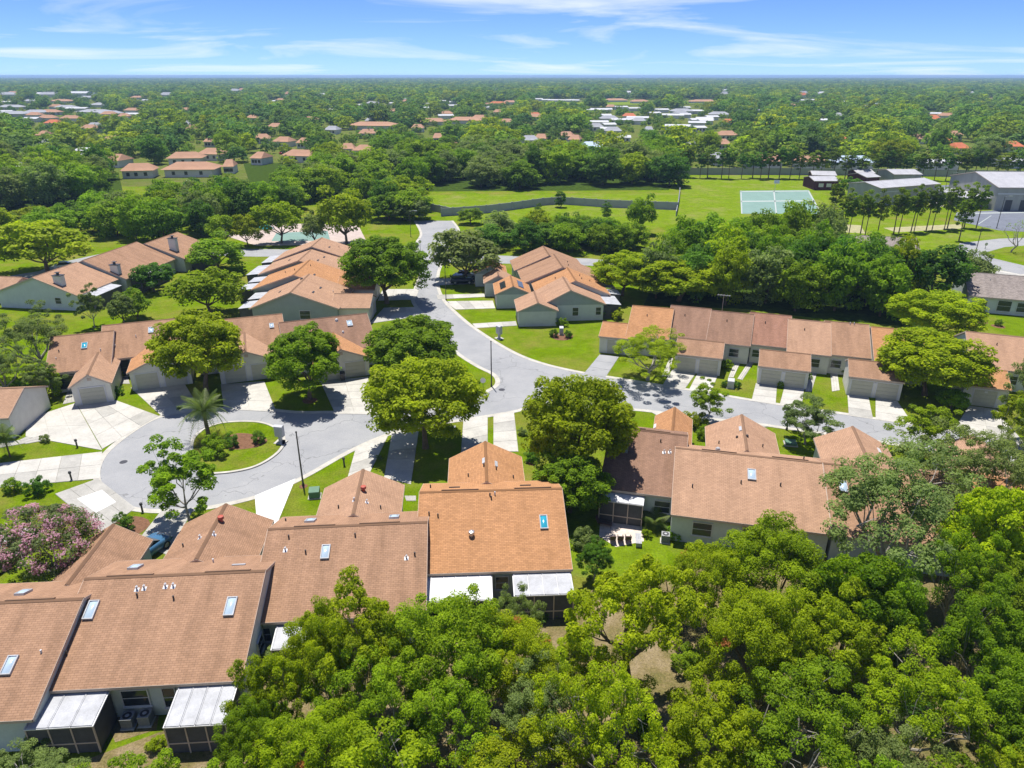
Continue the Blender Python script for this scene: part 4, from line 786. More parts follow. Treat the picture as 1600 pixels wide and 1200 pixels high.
NEAR = [  # street and garden trees, one by one
 ('street','L_grn',605,474,410,64,'tall dense dark green tree standing by the curve of the main road'),
 ('mid','L_olive',728,440,388,56,'pale feathery green tree beside the parked cars'),
 ('street','L_grn',648,602,540,76,'dense green tree behind the yellow green corner tree'),
 ('street','L_yel',665,700,616,88,'broad yellow green tree over the driveways at the road junction'),
 ('street','L_grn',484,624,556,64,'round green street tree between two garage driveways'),
 ('street','L_yel',322,610,536,80,'broad street tree in front of cul-de-sac garages, behind the palm'),
 ('mid','L_yel',330,490,447,50,'yellowish tree on the back lawn behind the cul-de-sac row'),
 ('mid','L_grn',342,425,392,46,'rounded tree beside the cross street beside chimney row'),
 ('open','L_yel',1012,594,540,66,'umbrella shaped tree with forked trunk beside the round lawn'),
 ('street','L_gold',1445,618,558,80,'bright yellow green street tree spreading over the tan double garage'),
 ('loose','L_grn',1102,660,620,30,'small conical tree at the kerb of the garage street'),
 ('loose','L_grn',297,818,738,60,'sparse big-leaved tree beside the blue cars driveway'),
 ('loose','L_olive',1258,694,650,42,'thin leaning tree with airy crown beside the garage street'),
 ('loose','L_yel',1442,712,662,46,'small airy tree on the south kerb of garage street'),
 ('loose','L_olive',148,512,470,22,'slender two stemmed tree on the back lawn'),
 ('mid','L_dark',242,455,428,34,'dark compact tree in front of the chimney row patio'),
 ('mid','L_olive',195,508,478,22,'olive shrub-like tree on the lawn behind chimney row'),
 ('mid','L_grn',215,498,470,26,'green bushy tree below the white patio roof of chimney row'),
 ('street','L_yel',900,760,655,86,'massive yellow green tree between the orange and dark brown townhouses'),
 ('street','L_grn',890,800,745,62,'dark shorter tree under the massive yellow green tree'),
 ('bush','L_grn',78,620,597,20,'little round lollipop tree on the lawn by single garage'),
 ('mid','L_yel',75,425,374,70,'wide yellow green tree over the parked cars beyond chimney row'),
 ('mid','L_yel',440,380,338,36,'brownish airy tree beside shuffleboard court'),
 ('mid','L_yel',542,382,330,44,'tall leaning tree at the end of the shuffleboard court'),
 ('street','L_gold',972,462,420,52,'yellow green tree at the corner of wood beside the gabled row patios'),
 ('street','L_gold',1060,470,428,66,'large yellow green tree at the corner of the wood behind street row'),
 ('street','L_gold',1455,535,486,66,'dense domed yellow green tree between the street row and grey roofed house'),
 ('mid','L_dark',1395,480,425,40,'dark ivy-clad tree in front of the tan roofed house'),
 ('mid','L_dark',1450,475,420,52,'tall dark green tree beside the side road'),
 ('mid','L_olive',1515,450,415,30,'grey green tree overhanging the grey roofed house'),
 ('loose','L_olive',1382,455,405,26,'scraggy brownish tree beside the dark ivy-clad tree'),
 ('mid','L_grn',1484,640,620,26,'bushy green tree under the yellow green street tree'),
 ('mid','L_dark',1330,305,288,17,'lone round tree in the school yard'),
 ('column','L_dark',841,346,332,9,'small dark cone-shaped tree alone in the field in front of wall end'),
 ('column','L_dark',875,324,310,10,'small dark cone-shaped tree beside the bend of field wall'),
 ('column','L_dark',947,342,328,9,'small dark cone-shaped tree in front of the field wall'),
 ('mid','L_grn',1000,366,330,24,'tall pale green tree poking above the field wall'),
 ('mid','L_olive',640,345,325,34,'grey green oak beside the entrance road'),
 ('mid','L_grn',608,345,318,30,'green tree between shuffleboard court and entrance road'),
 ('mid','L_yel',388,385,355,24,'yellow green tree in front of the pool deck beside the blue water'),
 ('mid','L_grn',352,384,352,26,'green tree at the corner of the pool deck'),
 ('mid','L_olive',492,384,352,22,'grey olive tree in front of the shuffleboard court'),
 ('mid','L_grn',735,350,335,20,'small green tree across the entrance road from the oak'),
]
for q in NEAR: tree_px(*q[:6], q[6])
tree_px('crape','L_pink',92,905,832,82,'crape myrtle covered in pink blossom beside the patio row', name='crape_myrtle')
for cx_, cy, hw, h, lb, kd, lf in [(40,515,60,8.5,'large grey green oak behind the cul-de-sac row','open','L_olive'),(-5,565,42,6.5,'olive tree behind the lollipop tree','open','L_olive'),(62,585,26,5,'airy olive tree beside the brown end townhouse','loose','L_olive')]:
    tree_h(kd, lf, cx_, cy, hw, h, lb)
# foreground wood ------------------------------------------------------------
placed = []
def free(x, y, dmin):
    for a, b, r in placed:
        if (a-x)**2+(b-y)**2 < (dmin*.5+r*.5)**2: return False
    return True
def inpoly(px, py, P):
    c = False; j = len(P)-1
    for i in range(len(P)):
        if (P[i][1] > py) != (P[j][1] > py) and px < (P[j][0]-P[i][0])*(py-P[i][1])/(P[j][1]-P[i][1])+P[i][0]: c = not c
        j = i
    return c
SPECIAL = [('open','L_olive',1400,770,130,11.5,'tall sparse tree with bare grey limbs over the hidden roofs'),('open','L_olive',1530,720,85,10,'grey green oak in front of the hidden orange roof'),
 ('lime','L_lime',1335,930,78,9.5,'bright lime green needled tree in the wood behind patio row'),('street','L_gold',1560,830,80,10,'bright yellow crowned tree beside the orange roof hidden by trees'),
 ('fine','L_yel',1215,880,95,9,'yellow green tree against the pinkish townhouse wall'),('fine','L_yel',1120,905,66,7.5,'yellow green tree beside the grey condenser and patio'),
 ('fine','L_grn',700,1000,95,9,'rich green tree below the orange townhouse patio roof'),('open','L_olive',800,960,45,7,'wispy grey olive tree between the two patio roofs'),
 ('fine','L_yel',560,1000,85,9,'olive green tree over the hidden back wall of brown townhouse'),('open','L_olive',60,1215,70,4.2,'grey green shrubby tree beside white patio roof'),('fine','L_dark',930,866,30,3.4,'dark low tree beside the orange townhouse'),('loose','L_yel',1590,640,34,6,'airy tree at the end of garage street'),('open','L_olive',1625,700,50,7.5,'grey olive tree closing the end of garage street')]
SPECIAL += [('fine','L_yel',430,1075,62,7.5,'yellow green tree covering the end of the ribbed patio roof'),('fine','L_yel',500,1010,62,8.5,'olive yellow tree over the small patio of the brown townhouse'),('fine','L_grn',390,1150,58,6.5,'green tree beside the dry back lawn')]
for q in SPECIAL:
    R = tree_h(*q[:6], q[6]); placed.append((R.location.x, R.location.y, R.scale.x*4))
R = tree_px('spec','L_yel',985,1112,938,104,'dark trunked forked tree standing in the leaf-strewn clearing'); placed.append((R.location.x, R.location.y, 2.4))
FG = [(300,1175),(430,1055),(520,1010),(640,1005),(800,1020),(960,1000),(1090,960),(1220,940),(1330,970),(1480,880),(1640,800),(1760,900),(1760,1420),(-120,1420),(-120,1300),(210,1230)]
LBL = {('fine','L_yel'):'yellow green dense tree in the wood behind the patio row',('fine','L_grn'):'mid green dense tree in the wood behind the patio row',('fine','L_dark'):'dark green dense tree in the wood behind the patio row',('open','L_yel'):'yellow green tree with open bare limbs in the wood behind patio row',('open','L_grn'):'green tree with open bare limbs in the wood behind patio row',('open','L_olive'):'grey olive tree with open bare limbs in the wood behind patio row'}
n = 0
for t in range(6000):
    px, py = RNG.uniform(-120, 1760), RNG.uniform(880, 1420)
    if not inpoly(px, py, FG): continue
    if ((px-1052)/128)**2+((py-1028)/122)**2 < 1: continue
    h = RNG.uniform(6.5, 9.6); zc = h*.66; p = w(px, py, zc); r = RNG.uniform(2.6, 4.1)
    if py > 1150: h *= .85
    if not free(p[0], p[1], r*1.25): continue
    placed.append((p[0], p[1], r*1.25)); kd, lf = [('fine','L_yel'),('fine','L_yel'),('fine','L_yel'),('fine','L_yel'),('fine','L_grn'),('fine','L_grn'),('open','L_yel'),('open','L_yel'),('open','L_grn'),('open','L_olive')][RNG.integers(10)]
    place_tree(kd, lf, p[0], p[1], r, h, LBL[(kd, lf)], group='trees of the wood behind patio row, '+lf+' '+kd if False else {'L_yel':'yellow green','L_grn':'mid green','L_dark':'dark green','L_olive':'olive'}[lf]+(' dense' if kd == 'fine' else ' open')+' trees of the wood behind patio row'); n += 1
    if n >= 95: break
print('foreground trees', n)
# understorey shrubs of the near wood
# woods in the middle distance ------------------------------------------------
def wood(P, count, rr, hh, names, group, dmin=.75, kinds=(('wood','L_grn'),('wood','L_dark'),('wood','L_yel'),('wood','L_olive')), wts=(.35,.35,.15,.15), nm='broadleaf_tree', avoid=True):
    xs = [p[0] for p in P]; ys = [p[1] for p in P]; W_ = pxy(P); n = 0
    for t in range(count*60):
        x = RNG.uniform(min(q[0] for q in W_), max(q[0] for q in W_)); y = RNG.uniform(min(q[1] for q in W_), max(q[1] for q in W_))
        if not inpoly(x, y, W_): continue
        r = RNG.uniform(*rr)
        if not free(x, y, r*2*dmin): continue
        h = RNG.uniform(*hh)
        if avoid and blocked(x, y, r, h): continue
        placed.append((x, y, r*2*dmin)); i = RNG.choice(len(kinds), p=wts); kd, lf = kinds[i]
        place_tree(kd, lf, x, y, r, h, names[i], group=group+', '+{'L_yel':'yellow green','L_grn':'mid green','L_dark':'dark green','L_olive':'grey olive','L_pine':'pine'}[lf], name=nm); n += 1
        if n >= count: break
    print(group, n)
def blocked(x, y, r, h):
    px, pb = pr(x, y, 0); d = depth(x, y, 0); rp = r*FPX/d
    for hx, hy, hw_, hd in FARBOX:
        if abs(px-hx) < hw_/2+rp*.4 and hy-14*FPX/hd*.25 < pb < hy+.95*h*FPX/d-2.2*FPX/hd: return True
    return False
C4 = ['mid green','dark green','yellow green','grey olive']
#W1
wood([(1010,474),(1040,420),(1110,398),(1200,392),(1290,398),(1310,425),(1350,448),(1420,470),(1390,500),(1250,490),(1130,477)], 46, (3.2,5.0), (8.5,12.3), [c+' tree in the wood behind the street row' for c in C4], 'trees of the wood behind the street row', .68)
wood([(470,316),(560,302),(680,296),(860,294),(1050,292),(1060,270),(1060,258),(700,252),(420,262),(400,300)], 66, (5,7.8), (9,13.5), [c+' tree of the belt beyond the mown field' for c in C4], 'trees of the belt beyond the mown field', .66, wts=(.35,.3,.1,.25))
wood([(-60,334),(120,318),(180,302),(200,280),(60,278),(-60,296)], 34, (4.5,6.5), (10,14), [c+' tree of the wood on the left above the mown bank' for c in C4], 'trees of the wood above the mown bank', .68)
wood([(160,378),(200,345),(300,325),(420,322),(470,328),(430,345),(340,350),(330,364),(270,380)], 34, (3.8,5.8), (7.5,10.5), [c+' tree between chimney row and the pool' for c in C4], 'trees between chimney row and the pool', .72, wts=(.3,.3,.3,.1))
wood([(-60,378),(60,360),(150,346),(200,352),(180,372),(60,382),(-60,392)], 9, (4,6), (6.5,9), [c+' tree between the mown bank and chimney row' for c in C4], 'trees between the mown bank and chimney row', .8, wts=(.35,.2,.35,.1))
wood([(550,348),(570,325),(660,322),(650,345)], 6, (4,6), (8,11), [c+' tree behind the shuffleboard court' for c in C4], 'trees behind the shuffleboard court', .7)
wood([(720,394),(765,378),(830,372),(960,376),(1010,392),(930,400),(830,394)], 20, (3.2,5), (5.0,7.5), [c+' tree on the bank between cross street and field' for c in C4], 'trees between cross street and field', .7)
wood([(1550,690),(1640,650),(1760,680),(1760,800),(1640,790)], 5, (3,4.2), (8,10.5), [c+' tree at the right end of the garage street' for c in C4], 'trees at the right end of the garage street', .75, kinds=(('fine','L_grn'),('fine','L_dark'),('fine','L_yel'),('open','L_olive')), wts=(.2,.1,.2,.5))
for i, (px, py) in enumerate([(1316,368),(1325,372),(1344,367),(1351,370),(1370,370),(1396,366),(1404,365),(1423,363),(1428,362),(1447,360),(1456,360),(1475,360),(1480,357),(1506,356),(1525,357),(1300,352),(1498,377)]):
    tree_px('pine','L_pine',px,py,py-48,random.uniform(10,14),'slender pine in the loose line along the school drive', name='pine_tree', group='pines along the school drive')
for i in range(34):
    px = 1075+i*16+random.uniform(-5,5); py = 278+random.uniform(-1,1)+(px-1075)*.012
    tree_px('pine',random.choice(['L_pine','L_dark']),px,py,py-random.uniform(26,36),random.uniform(8,13),'slender pine standing in front of the long grey wall', name='pine_tree', group='pines along the long grey wall')
wood([(-60,300),(200,284),(400,262),(700,252),(1060,256),(1660,262),(1660,240),(1000,232),(500,236),(-60,262)], 36, (4.5,7.5), (8,13), [c+' garden tree among the houses beyond the woods' for c in C4], 'garden trees among the houses beyond the woods', .7, wts=(.35,.25,.25,.15))

# far woodland: one mass of trees to the horizon -------------------------------
fcol = bpy.data.collections.new('woodland_sources')
for q in range(6):
    cc = clump_centres(26, 5.0, 4.0, 5.0, -.7, .15, .2); C, Nn, S, T = leaves_on(cc, 1.6, 40, .52, .75)
    o = bpy.data.objects.new('tree_source', leaf_mesh('crown', C, Nn, S, T, ['L_far','L_farD','L_far','L_farY','L_farD','L_far'][q])); fcol.objects.link(o)
pts, sc = [], []
def scatter(y0, y1, step, s0, s1, lim=None):
    yy = y0
    while yy < y1:
        st = step(yy); half = yy*.80+60; nx = int(2*half/st)
        for i in range(nx):
            x = -half+2*half*(i+RNG.random())/nx; y = yy+RNG.uniform(-.5, .5)*st; s = RNG.uniform(s0, s1)*(st/11.)
            if y < 1800:
                px, py = pr(x, y)
                if py > 262 or (py > 236 and not free(x, y, 8)): continue
                if 832 < px < 1125 and 156 < py < (172 if y < 900 else 167): continue
                if blocked(x, y, 5*s, 9*s):
                    s *= RNG.uniform(.22, .42)
                    if blocked(x, y, 5*s, 5*s) or RNG.random() < .3: continue
            if RNG.random() < .05: continue
            pts.append((x, y, -.4)); sc.append(s)
        yy += st*.92
scatter(285, 900, lambda y: 12.5, .75, 1.8)
scatter(900, 2200, lambda y: 14+(y-900)*.007, .7, 1.6)
scatter(2200, 9000, lambda y: 20+(y-2200)*.009, .5, .95)
print('far trees', len(pts))
pm = bpy.data.meshes.new('woodland'); pm.from_pydata(pts, [], []); a_ = pm.attributes.new('s', 'FLOAT', 'POINT'); a_.data.foreach_set('value', np.array(sc, np.float32))
b_ = pm.attributes.new('sv', 'FLOAT_VECTOR', 'POINT'); b_.data.foreach_set('vector', np.array([(q, q, min(q*.9, 1.25+.3*math.sin(i*12.9))) for i, q in enumerate(sc)], np.float32).ravel())
wo = bpy.data.objects.new('woodland', pm); COL.objects.link(wo); struct(wo, 'stuff'); tag(wo, 'far woodland and gardens reaching to the horizon', 'woodland')
gt = bpy.data.node_groups.new('woodland', 'GeometryNodeTree'); gt.interface.new_socket('Geometry', in_out='INPUT', socket_type='NodeSocketGeometry'); gt.interface.new_socket('Geometry', in_out='OUTPUT', socket_type='NodeSocketGeometry')
gn = gt.nodes; gi = gn.new('NodeGroupInput'); go = gn.new('NodeGroupOutput'); ip = gn.new('GeometryNodeInstanceOnPoints'); ci = gn.new('GeometryNodeCollectionInfo'); ci.inputs['Collection'].default_value = fcol; ci.inputs['Separate Children'].default_value = True; ci.inputs['Reset Children'].default_value = True
ip.inputs['Pick Instance'].default_value = True
na = gn.new('GeometryNodeInputNamedAttribute'); na.data_type = 'FLOAT_VECTOR'; na.inputs['Name'].default_value = 'sv'
rv = gn.new('FunctionNodeRandomValue'); rv.data_type = 'FLOAT_VECTOR'; rv.inputs['Min'].default_value = (0,0,0); rv.inputs['Max'].default_value = (0,0,6.28)
ri = gn.new('FunctionNodeRandomValue'); ri.data_type = 'INT'; ri.inputs[4].default_value = 0; ri.inputs[5].default_value = 5
gl = gt.links; gl.new(gi.outputs[0], ip.inputs['Points']); gl.new(ci.outputs[0], ip.inputs['Instance']); gl.new(na.outputs[0], ip.inputs['Scale']); gl.new(rv.outputs[0], ip.inputs['Rotation']); gl.new(ri.outputs[2], ip.inputs['Instance Index']); gl.new(ip.outputs[0], go.inputs[0])
md = wo.modifiers.new('scatter', 'NODES'); md.node_group = gt

# the air: faint even haze round everything
hz = MB(); hz.box(-15000, 15000, -400, 15000, -1.8, 38.5); ho = struct(obj('haze', hz, None), 'stuff'); tag(ho, 'faint pale haze in the air over the far woods', 'haze')
hm = bpy.data.materials.new('haze'); hm.use_nodes = True; hn = hm.node_tree.nodes; hn.remove(hn['Principled BSDF']); pv = hn.new('ShaderNodeVolumePrincipled')
pv.inputs['Color'].default_value = (.45, .68, 1.0, 1); pv.inputs['Density'].default_value = .00015; pv.inputs['Anisotropy'].default_value = 0
hm.node_tree.links.new(pv.outputs[0], hn['Material Output'].inputs['Volume']); ho.data.materials.append(hm)
# ------------------------------------------------------------------ palms and shrubs
def frond_mesh(ln, droop, nl=16, wid=.42):
    mb = MB(); pts = [np.array((ln*t, 0, ln*(.28*t*2-droop*t*t*1.5))) for t in np.linspace(0, 1, 9)]
    mb.tube(pts, [.035-.03*i/8 for i in range(9)], 4)
    for i in range(nl):
        t = .15+.85*i/nl; p = np.array((ln*t, 0, ln*(.56*t-droop*1.5*t*t))); l_ = wid*math.sin(math.pi*min(1, t*.85+.18))+.12
        for sg in (-1, 1):
            tip = p+np.array((l_*.55, sg*l_, -l_*.35)); q = p+np.array((.09, 0, 0))
            mb.add([p, q, tip+np.array((.03, 0, 0)), tip], [(0, 1, 2, 3)])
    me = mb.mesh('frond'); at = me.attributes.new('tint', 'FLOAT', 'POINT'); at.data.foreach_set('value', np.clip(RNG.normal(.5, .25, len(me.vertices)), 0, 1).astype(np.float32)); me.materials.append(M['L_palm']); return me
def palm(px, py, h, ln, n, label, name='palm_tree', r0=.2, dead=True):
    p = w(px, py); R_ = thing(name, label, 'palm', (p[0], p[1], .06 if 300 < px < 440 else 0), random.uniform(0, 6))
    mb = MB(); mb.tube([(0,0,-.2),(0,0,h*.3),(.04,0,h*.7),(.05,0,h)], [r0*1.3, r0, r0*.95, r0*1.25], 9)
    for k in range(int(h*5)): mb.tube([(.04*k/(h*5),0,k/5),(.04*k/(h*5),0,k/5+.07)], [r0*1.12, r0*1.02], 9, False)
    obj('trunk', mb, 'bark', R_)
    fm = [frond_mesh(ln, d) for d in (.25, .45, .7, 1.0)]
    for i in range(n):
        o = bpy.data.objects.new('frond', fm[min(3, int(4*i/n))]); COL.objects.link(o); o.parent = R_; o.location = (.05, 0, h)
        o.rotation_euler = (RNG.normal()*.12, -.75+1.1*i/n+RNG.normal()*.1, i*2.39996)
palm(327, 686, 3.3, 2.7, 34, 'big date palm on the turning circle island'); palm(16, 714, 2.2, 1.5, 18, 'small palm with yellowing fronds by the tan garage house', r0=.08); palm(1022, 822, .5, 1.4, 16, 'low feathery palm at the corner of paved patio', 'palm_shrub', .1)
SH = [(338,712,22,'L_grn','bushy green plants at the foot of the date palm'),(362,697,13,'L_dark','dark shrub in the island bed nearer the palm'),(404,692,12,'L_dark','dark shrub in the island bed nearer the mailboxes'),(195,826,17,'L_dark','dark rounded shrub in a red mulch ring'),
(60,772,18,'L_dark','spreading dark shrub on the lawn behind crape myrtle'),(22,768,15,'L_grn','green shrub on the lawn beside the white driveway'),(35,616,18,'L_grn','big green shrub beside the brown end townhouse'),(56,616,14,'L_dark','dark shrub beside the lollipop tree'),(14,612,16,'L_yel','yellowish shrub in the row by the lollipop tree'),(172,622,10,'L_grn','clipped green shrub at the wall of the single garage'),(184,617,9,'L_dark','dark clipped shrub by the entry beside single garage'),(190,590,7,'L_yel','small bright shrub in the recessed entry'),
(1132,604,7,'L_dark','clipped shrub beside the grey utility box, on its driveway side'),(1152,606,7,'L_dark','clipped shrub beside the grey utility box, on its lawn side'),(1219,604,6,'L_grn','clipped shrub between the two garage doors'),(1316,584,7,'L_grn','clipped box shrub at the corner of the tan double garage'),(1140,560,10,'L_yel','yellow green planting in front of dark brown street row'),(1168,556,9,'L_yel','low yellow hedge under a street row window'),(1132,576,11,'L_grn','leafy shrub against the side of first double garage'),(1262,592,6,'L_grn','slim shrub at the side of the brown double garage'),
(866,526,8,'L_dark','dark shrub touching the utility post, on its road side'),(888,527,8,'L_dark','dark shrub touching the utility post, on its house side'),(878,510,9,'L_grn','box-clipped shrub beside low gabled garage'),(937,497,9,'L_dark','dark shrub at the corner of the gabled house'),(964,499,12,'L_yel','palm-like yellow shrub on the lawn edge by patio roof'),(1533,502,7,'L_yel','round shrub in a mulch ring by the domed tree'),(1560,509,7,'L_grn','round shrub in a mulch ring by the grey roofed house'),
(1010,838,9,'L_yel','small shrub at the paved patio edge'),(1052,842,12,'L_grn','green shrub in front of pinkish townhouse window'),(1076,840,11,'L_yel','yellow shrub below the pinkish townhouse wall'),(916,860,24,'L_olive','dry grey bush beside orange townhouse'),(1086,668,17,'L_yel','tall yellow shrub between two garages of the patio row'),(1098,684,13,'L_grn','green shrub beside the pinkish townhouse garage wall'),(172,1122,11,'L_yel','small yellow shrub beside the condensers'),(150,1146,17,'L_grn','green shrub under the white patio roof'),(116,1140,14,'L_dark','dark shrub against the screened patio'),(30,1150,30,'L_yel','large yellow shrub behind the end townhouse of patio row'),(62,1180,26,'L_olive','grey olive shrub behind the end townhouse of patio row'),(832,720,13,'L_dark','little dark topiary tree on the strip beside driveway'),(817,680,8,'L_olive','thin sapling on the strip beside driveway'),(592,718,5,'L_olive','tiny shrub between the two driveways'),(850,800,18,'L_grn','green shrub beneath the massive yellow green tree'),(246,1170,16,'L_yel','yellow shrub on the dry back lawn'),(72,690,8,'L_pink2','young crape myrtle with purple leaves on the wedge lawn'),(1560,606,6,'L_dark','dark shrub by the single garage door'),(280,640,4,'L_grn','low plant at the kerb by the turning circle')]
for bx, by, hw, lf, lb in SH:
    p = w(bx, by); d = depth(*p); r = hw*d/FPX
    if lf == 'L_pink2': lf = 'L_olive'
    place_tree('bush', lf, p[0], p[1], r, r*1.65, lb, name='shrub', cat='shrub', z=.07 if 300 < bx < 440 and 650 < by < 740 else 0)
n = 0
for t in range(400):
    px, py = RNG.uniform(380, 1600), RNG.uniform(960, 1180); p = w(px, py)
    if not inpoly(px, py, WOODFLOOR): continue
    place_tree('bush', ['L_yel','L_grn','L_olive','L_dark'][RNG.integers(4)], p[0], p[1], RNG.uniform(.5, 1.3), RNG.uniform(.8, 2), 'low undergrowth bush on the floor of the wood behind patio row', name='shrub', cat='shrub', group='undergrowth bushes of the wood behind patio row'); n += 1
    if n > 38: break
# hedge of the far brown houses
for c, lb in (([(835,0),(0,0)], ''),):
    pass
# mulch rings
for px, py, r in ((195,826,1.9),(832,722,.7),(878,526,1.7),(1533,503,1.0),(1560,510,1.0),(300,822,.8),(484,626,.9),(474,760,.4),(435,781,.5)):
    c = w(px, py); sheet('mulch_ring', [(c[0]+r*math.cos(a)*(1+.08*math.sin(3*a)), c[1]+r*math.sin(a)) for a in np.linspace(0, 6.283, 17)[:-1]], .012, 'mulch')
# bare tree by the school drive
cc = clump_centres(26, 3.2, 3.0, 4.6, -.2, .3); mb = limbs(cc, 1.8, 4, .18, 26, 55); p = w(1579, 394); R = thing('bare_tree', 'leafless grey tree on the verge of the side road', 'tree', (p[0], p[1])); obj('trunk', mb, 'palebark', R)
C, Nn, S, T = leaves_on(cc[:14], .5, 10, .15); o = bpy.data.objects.new('crown', leaf_mesh('crown', C, Nn, S, T, 'L_olive')); COL.objects.link(o); o.parent = R

# ------------------------------------------------------------------ street furniture and small things
def pole(bx, by, ty, label, r=.075, head=None, group=None, name='lamp_post'):
    p = w(bx, by); h = CAMH-p[1]/ratio(ty); R_ = thing(name, label, 'lamp post' if name == 'lamp_post' else 'sign', (p[0], p[1]), 0, group)
    mb = MB(); mb.tube([(0,0,0),(0,0,.25),(0,0,.26),(0,0,h)], [r*1.7, r*1.7, r*1.15, r*.75], 10); obj('post', mb, 'pole', R_)
    if head == 'arm':
        mb = MB(); mb.tube([(0,0,h-.1),(.5,0,h+.1),(1.2,0,h+.12)], [.05,.04,.04], 6); mb.box(1.1, 1.8, -.15, .15, h+.04, h+.18); obj('lamp_head', mb, 'alu', R_)
    elif head == 'stop':
        mb = MB(); pts = [(.36*math.cos(a+.3927), .36*math.sin(a+.3927)) for a in np.arange(8)*math.pi/4]
        mb.add([(x, -.06, h-.35+z) for x, z in pts]+[(x, -.08, h-.35+z) for x, z in pts], [tuple(range(7,-1,-1)), tuple(range(8,16))]+[(i,(i+1)%8,8+(i+1)%8,8+i) for i in range(8)]); obj('sign_plate', mb, 'alu', R_)
    else:
        mb = MB(); mb.tube([(0,0,h-.02),(0,0,h+.1),(0,0,h+.16)], [r*1.1, r*1.1, r*.3], 10); obj('cap', mb, 'iron', R_)
pole(474, 759, 676, 'dark street lamp post at the kerb beside the green utility box'); pole(768, 604, 534, 'dark lamp post on the tip of the corner lawn'); pole(1229, 672, 640, 'short dark lamp post on the south kerb of garage street')
pole(697, 469, 414, 'dark lamp post on the lawn beside the parked cars', .06); pole(642, 370, 330, 'lamp post with a curved head at the entrance road', .06, 'arm')
pole(657, 394, 375, 'octagonal road sign at the cross street junction', .04, 'stop', name='road_sign'); pole(755, 612, 590, 'thin sign post on the corner lawn', .03, 'stop', name='road_sign'); pole(1539, 389, 379, 'road sign at the bend of the side road', .04, 'stop', name='road_sign')
for q in ((1482,297,270),(1521,315,282),(1557,357,307),(1524,396,355),(1475,303,285)): pole(*q, 'tall school car park light on a dark pole', .08, 'arm', 'school car park lights')
for q in ((1210,300,283),(1262,336,320)):
    p = w(q[0], q[1]); R = thing('basketball_hoop', 'basketball hoop at '+('the field end' if q[0] < 1250 else 'the near corner')+' of the green court', 'hoop', (p[0], p[1]))
    mb = MB(); mb.tube([(0,0,0),(0,0,3.2),(0,-.9,3.5)], [.07,.07,.06], 6); obj('post', mb, 'alu', R); mb = MB(); mb.box(-.9,.9,-1.0,-.95,2.9,4.0); obj('backboard', mb, 'white', R); mb = MB(); mb.tube([(.23*math.cos(a), -1.25+.23*math.sin(a), 3.05) for a in np.linspace(0, 6.283, 11)], [.015]*11, 4); obj('rim', mb, 'ventred', R)
def mailboxes(px, py, label, rz):
    p = w(px, py); R_ = thing('cluster_mailbox', label, 'mailbox', (p[0], p[1], .08 if px < 500 else .02), rz)
    mb = MB(); mb.box(-.6,.6,-.5,.5,-.06,.05); obj('pad', mb, 'concrete', R_); mb = MB(); mb.box(-.15,.15,-.15,.15,.05,.75); obj('pedestal', mb, 'mailgrey', R_)
    mb = MB(); mb.box(-.46,.46,-.25,.25,.751,1.95); mb.add([(-.5,-.3,1.951),(.5,-.3,1.951),(.5,.3,1.951),(-.5,.3,1.951),(-.5,0,2.06),(.5,0,2.06)], [(3,2,1,0),(0,1,5,4),(2,3,4,5),(1,2,5),(3,0,4)]); b = obj('box', mb, 'mailgrey', R_)
    for i in range(2):
        for j in range(5):
            mb = MB(); mb.box(-.42+.43*i, -.02+.43*i, -.275, -.251, .8+.22*j, .99+.22*j); obj('box_door', mb, 'mailgrey', b)
mailboxes(439, 692, 'grey cluster mailbox on the turning circle island', -.2); mailboxes(780, 529, 'grey cluster mailbox at the kerb of the round lawn', -.9)
def ubox(px, py, W_, D_, H_, m, label, rz=0, name='utility_box'):
    p = w(px, py); R_ = thing(name, label, 'utility box', (p[0], p[1]), rz); mb = MB(); mb.box(-W_*.62, W_*.62, -D_*.62, D_*.62, 0, .08); obj('pad', mb, 'concrete2', R_)
    mb = MB(); mb.add([(-W_/2,-D_/2,.081),(W_/2,-D_/2,.081),(W_/2,D_/2,.081),(-W_/2,D_/2,.081),(-W_/2,-D_/2,H_*.85),(W_/2,-D_/2,H_*.85),(W_/2,D_/2,H_),(-W_/2,D_/2,H_)], [(3,2,1,0),(4,5,6,7),(0,1,5,4),(1,2,6,5),(2,3,7,6),(3,0,4,7)]); obj('case', mb, m, R_)
    mb = MB(); mb.box(-W_*.46, W_*.46, -D_/2-.03, -D_/2-.002, .14, H_*.78); obj('door', mb, m, R_)
ubox(492, 776, .95, .85, .85, 'boxgreen', 'green electrical transformer box by the street lamp post', .15); ubox(1235, 694, 1.1, 1.0, .35, 'boxgreen', 'low dark utility box on a white pad by garage street', -.2); ubox(1141, 606, .8, .7, 1.2, 'mailgrey', 'grey utility box between two clipped shrubs', -.3); ubox(877, 523, .6, .5, 1.3, 'mailgrey', 'pale utility post among shrubs on round lawn', 0); ubox(706, 672, .9, .5, .4, 'oldwhite', 'low white utility box at the kerb beside the driveway', .1)
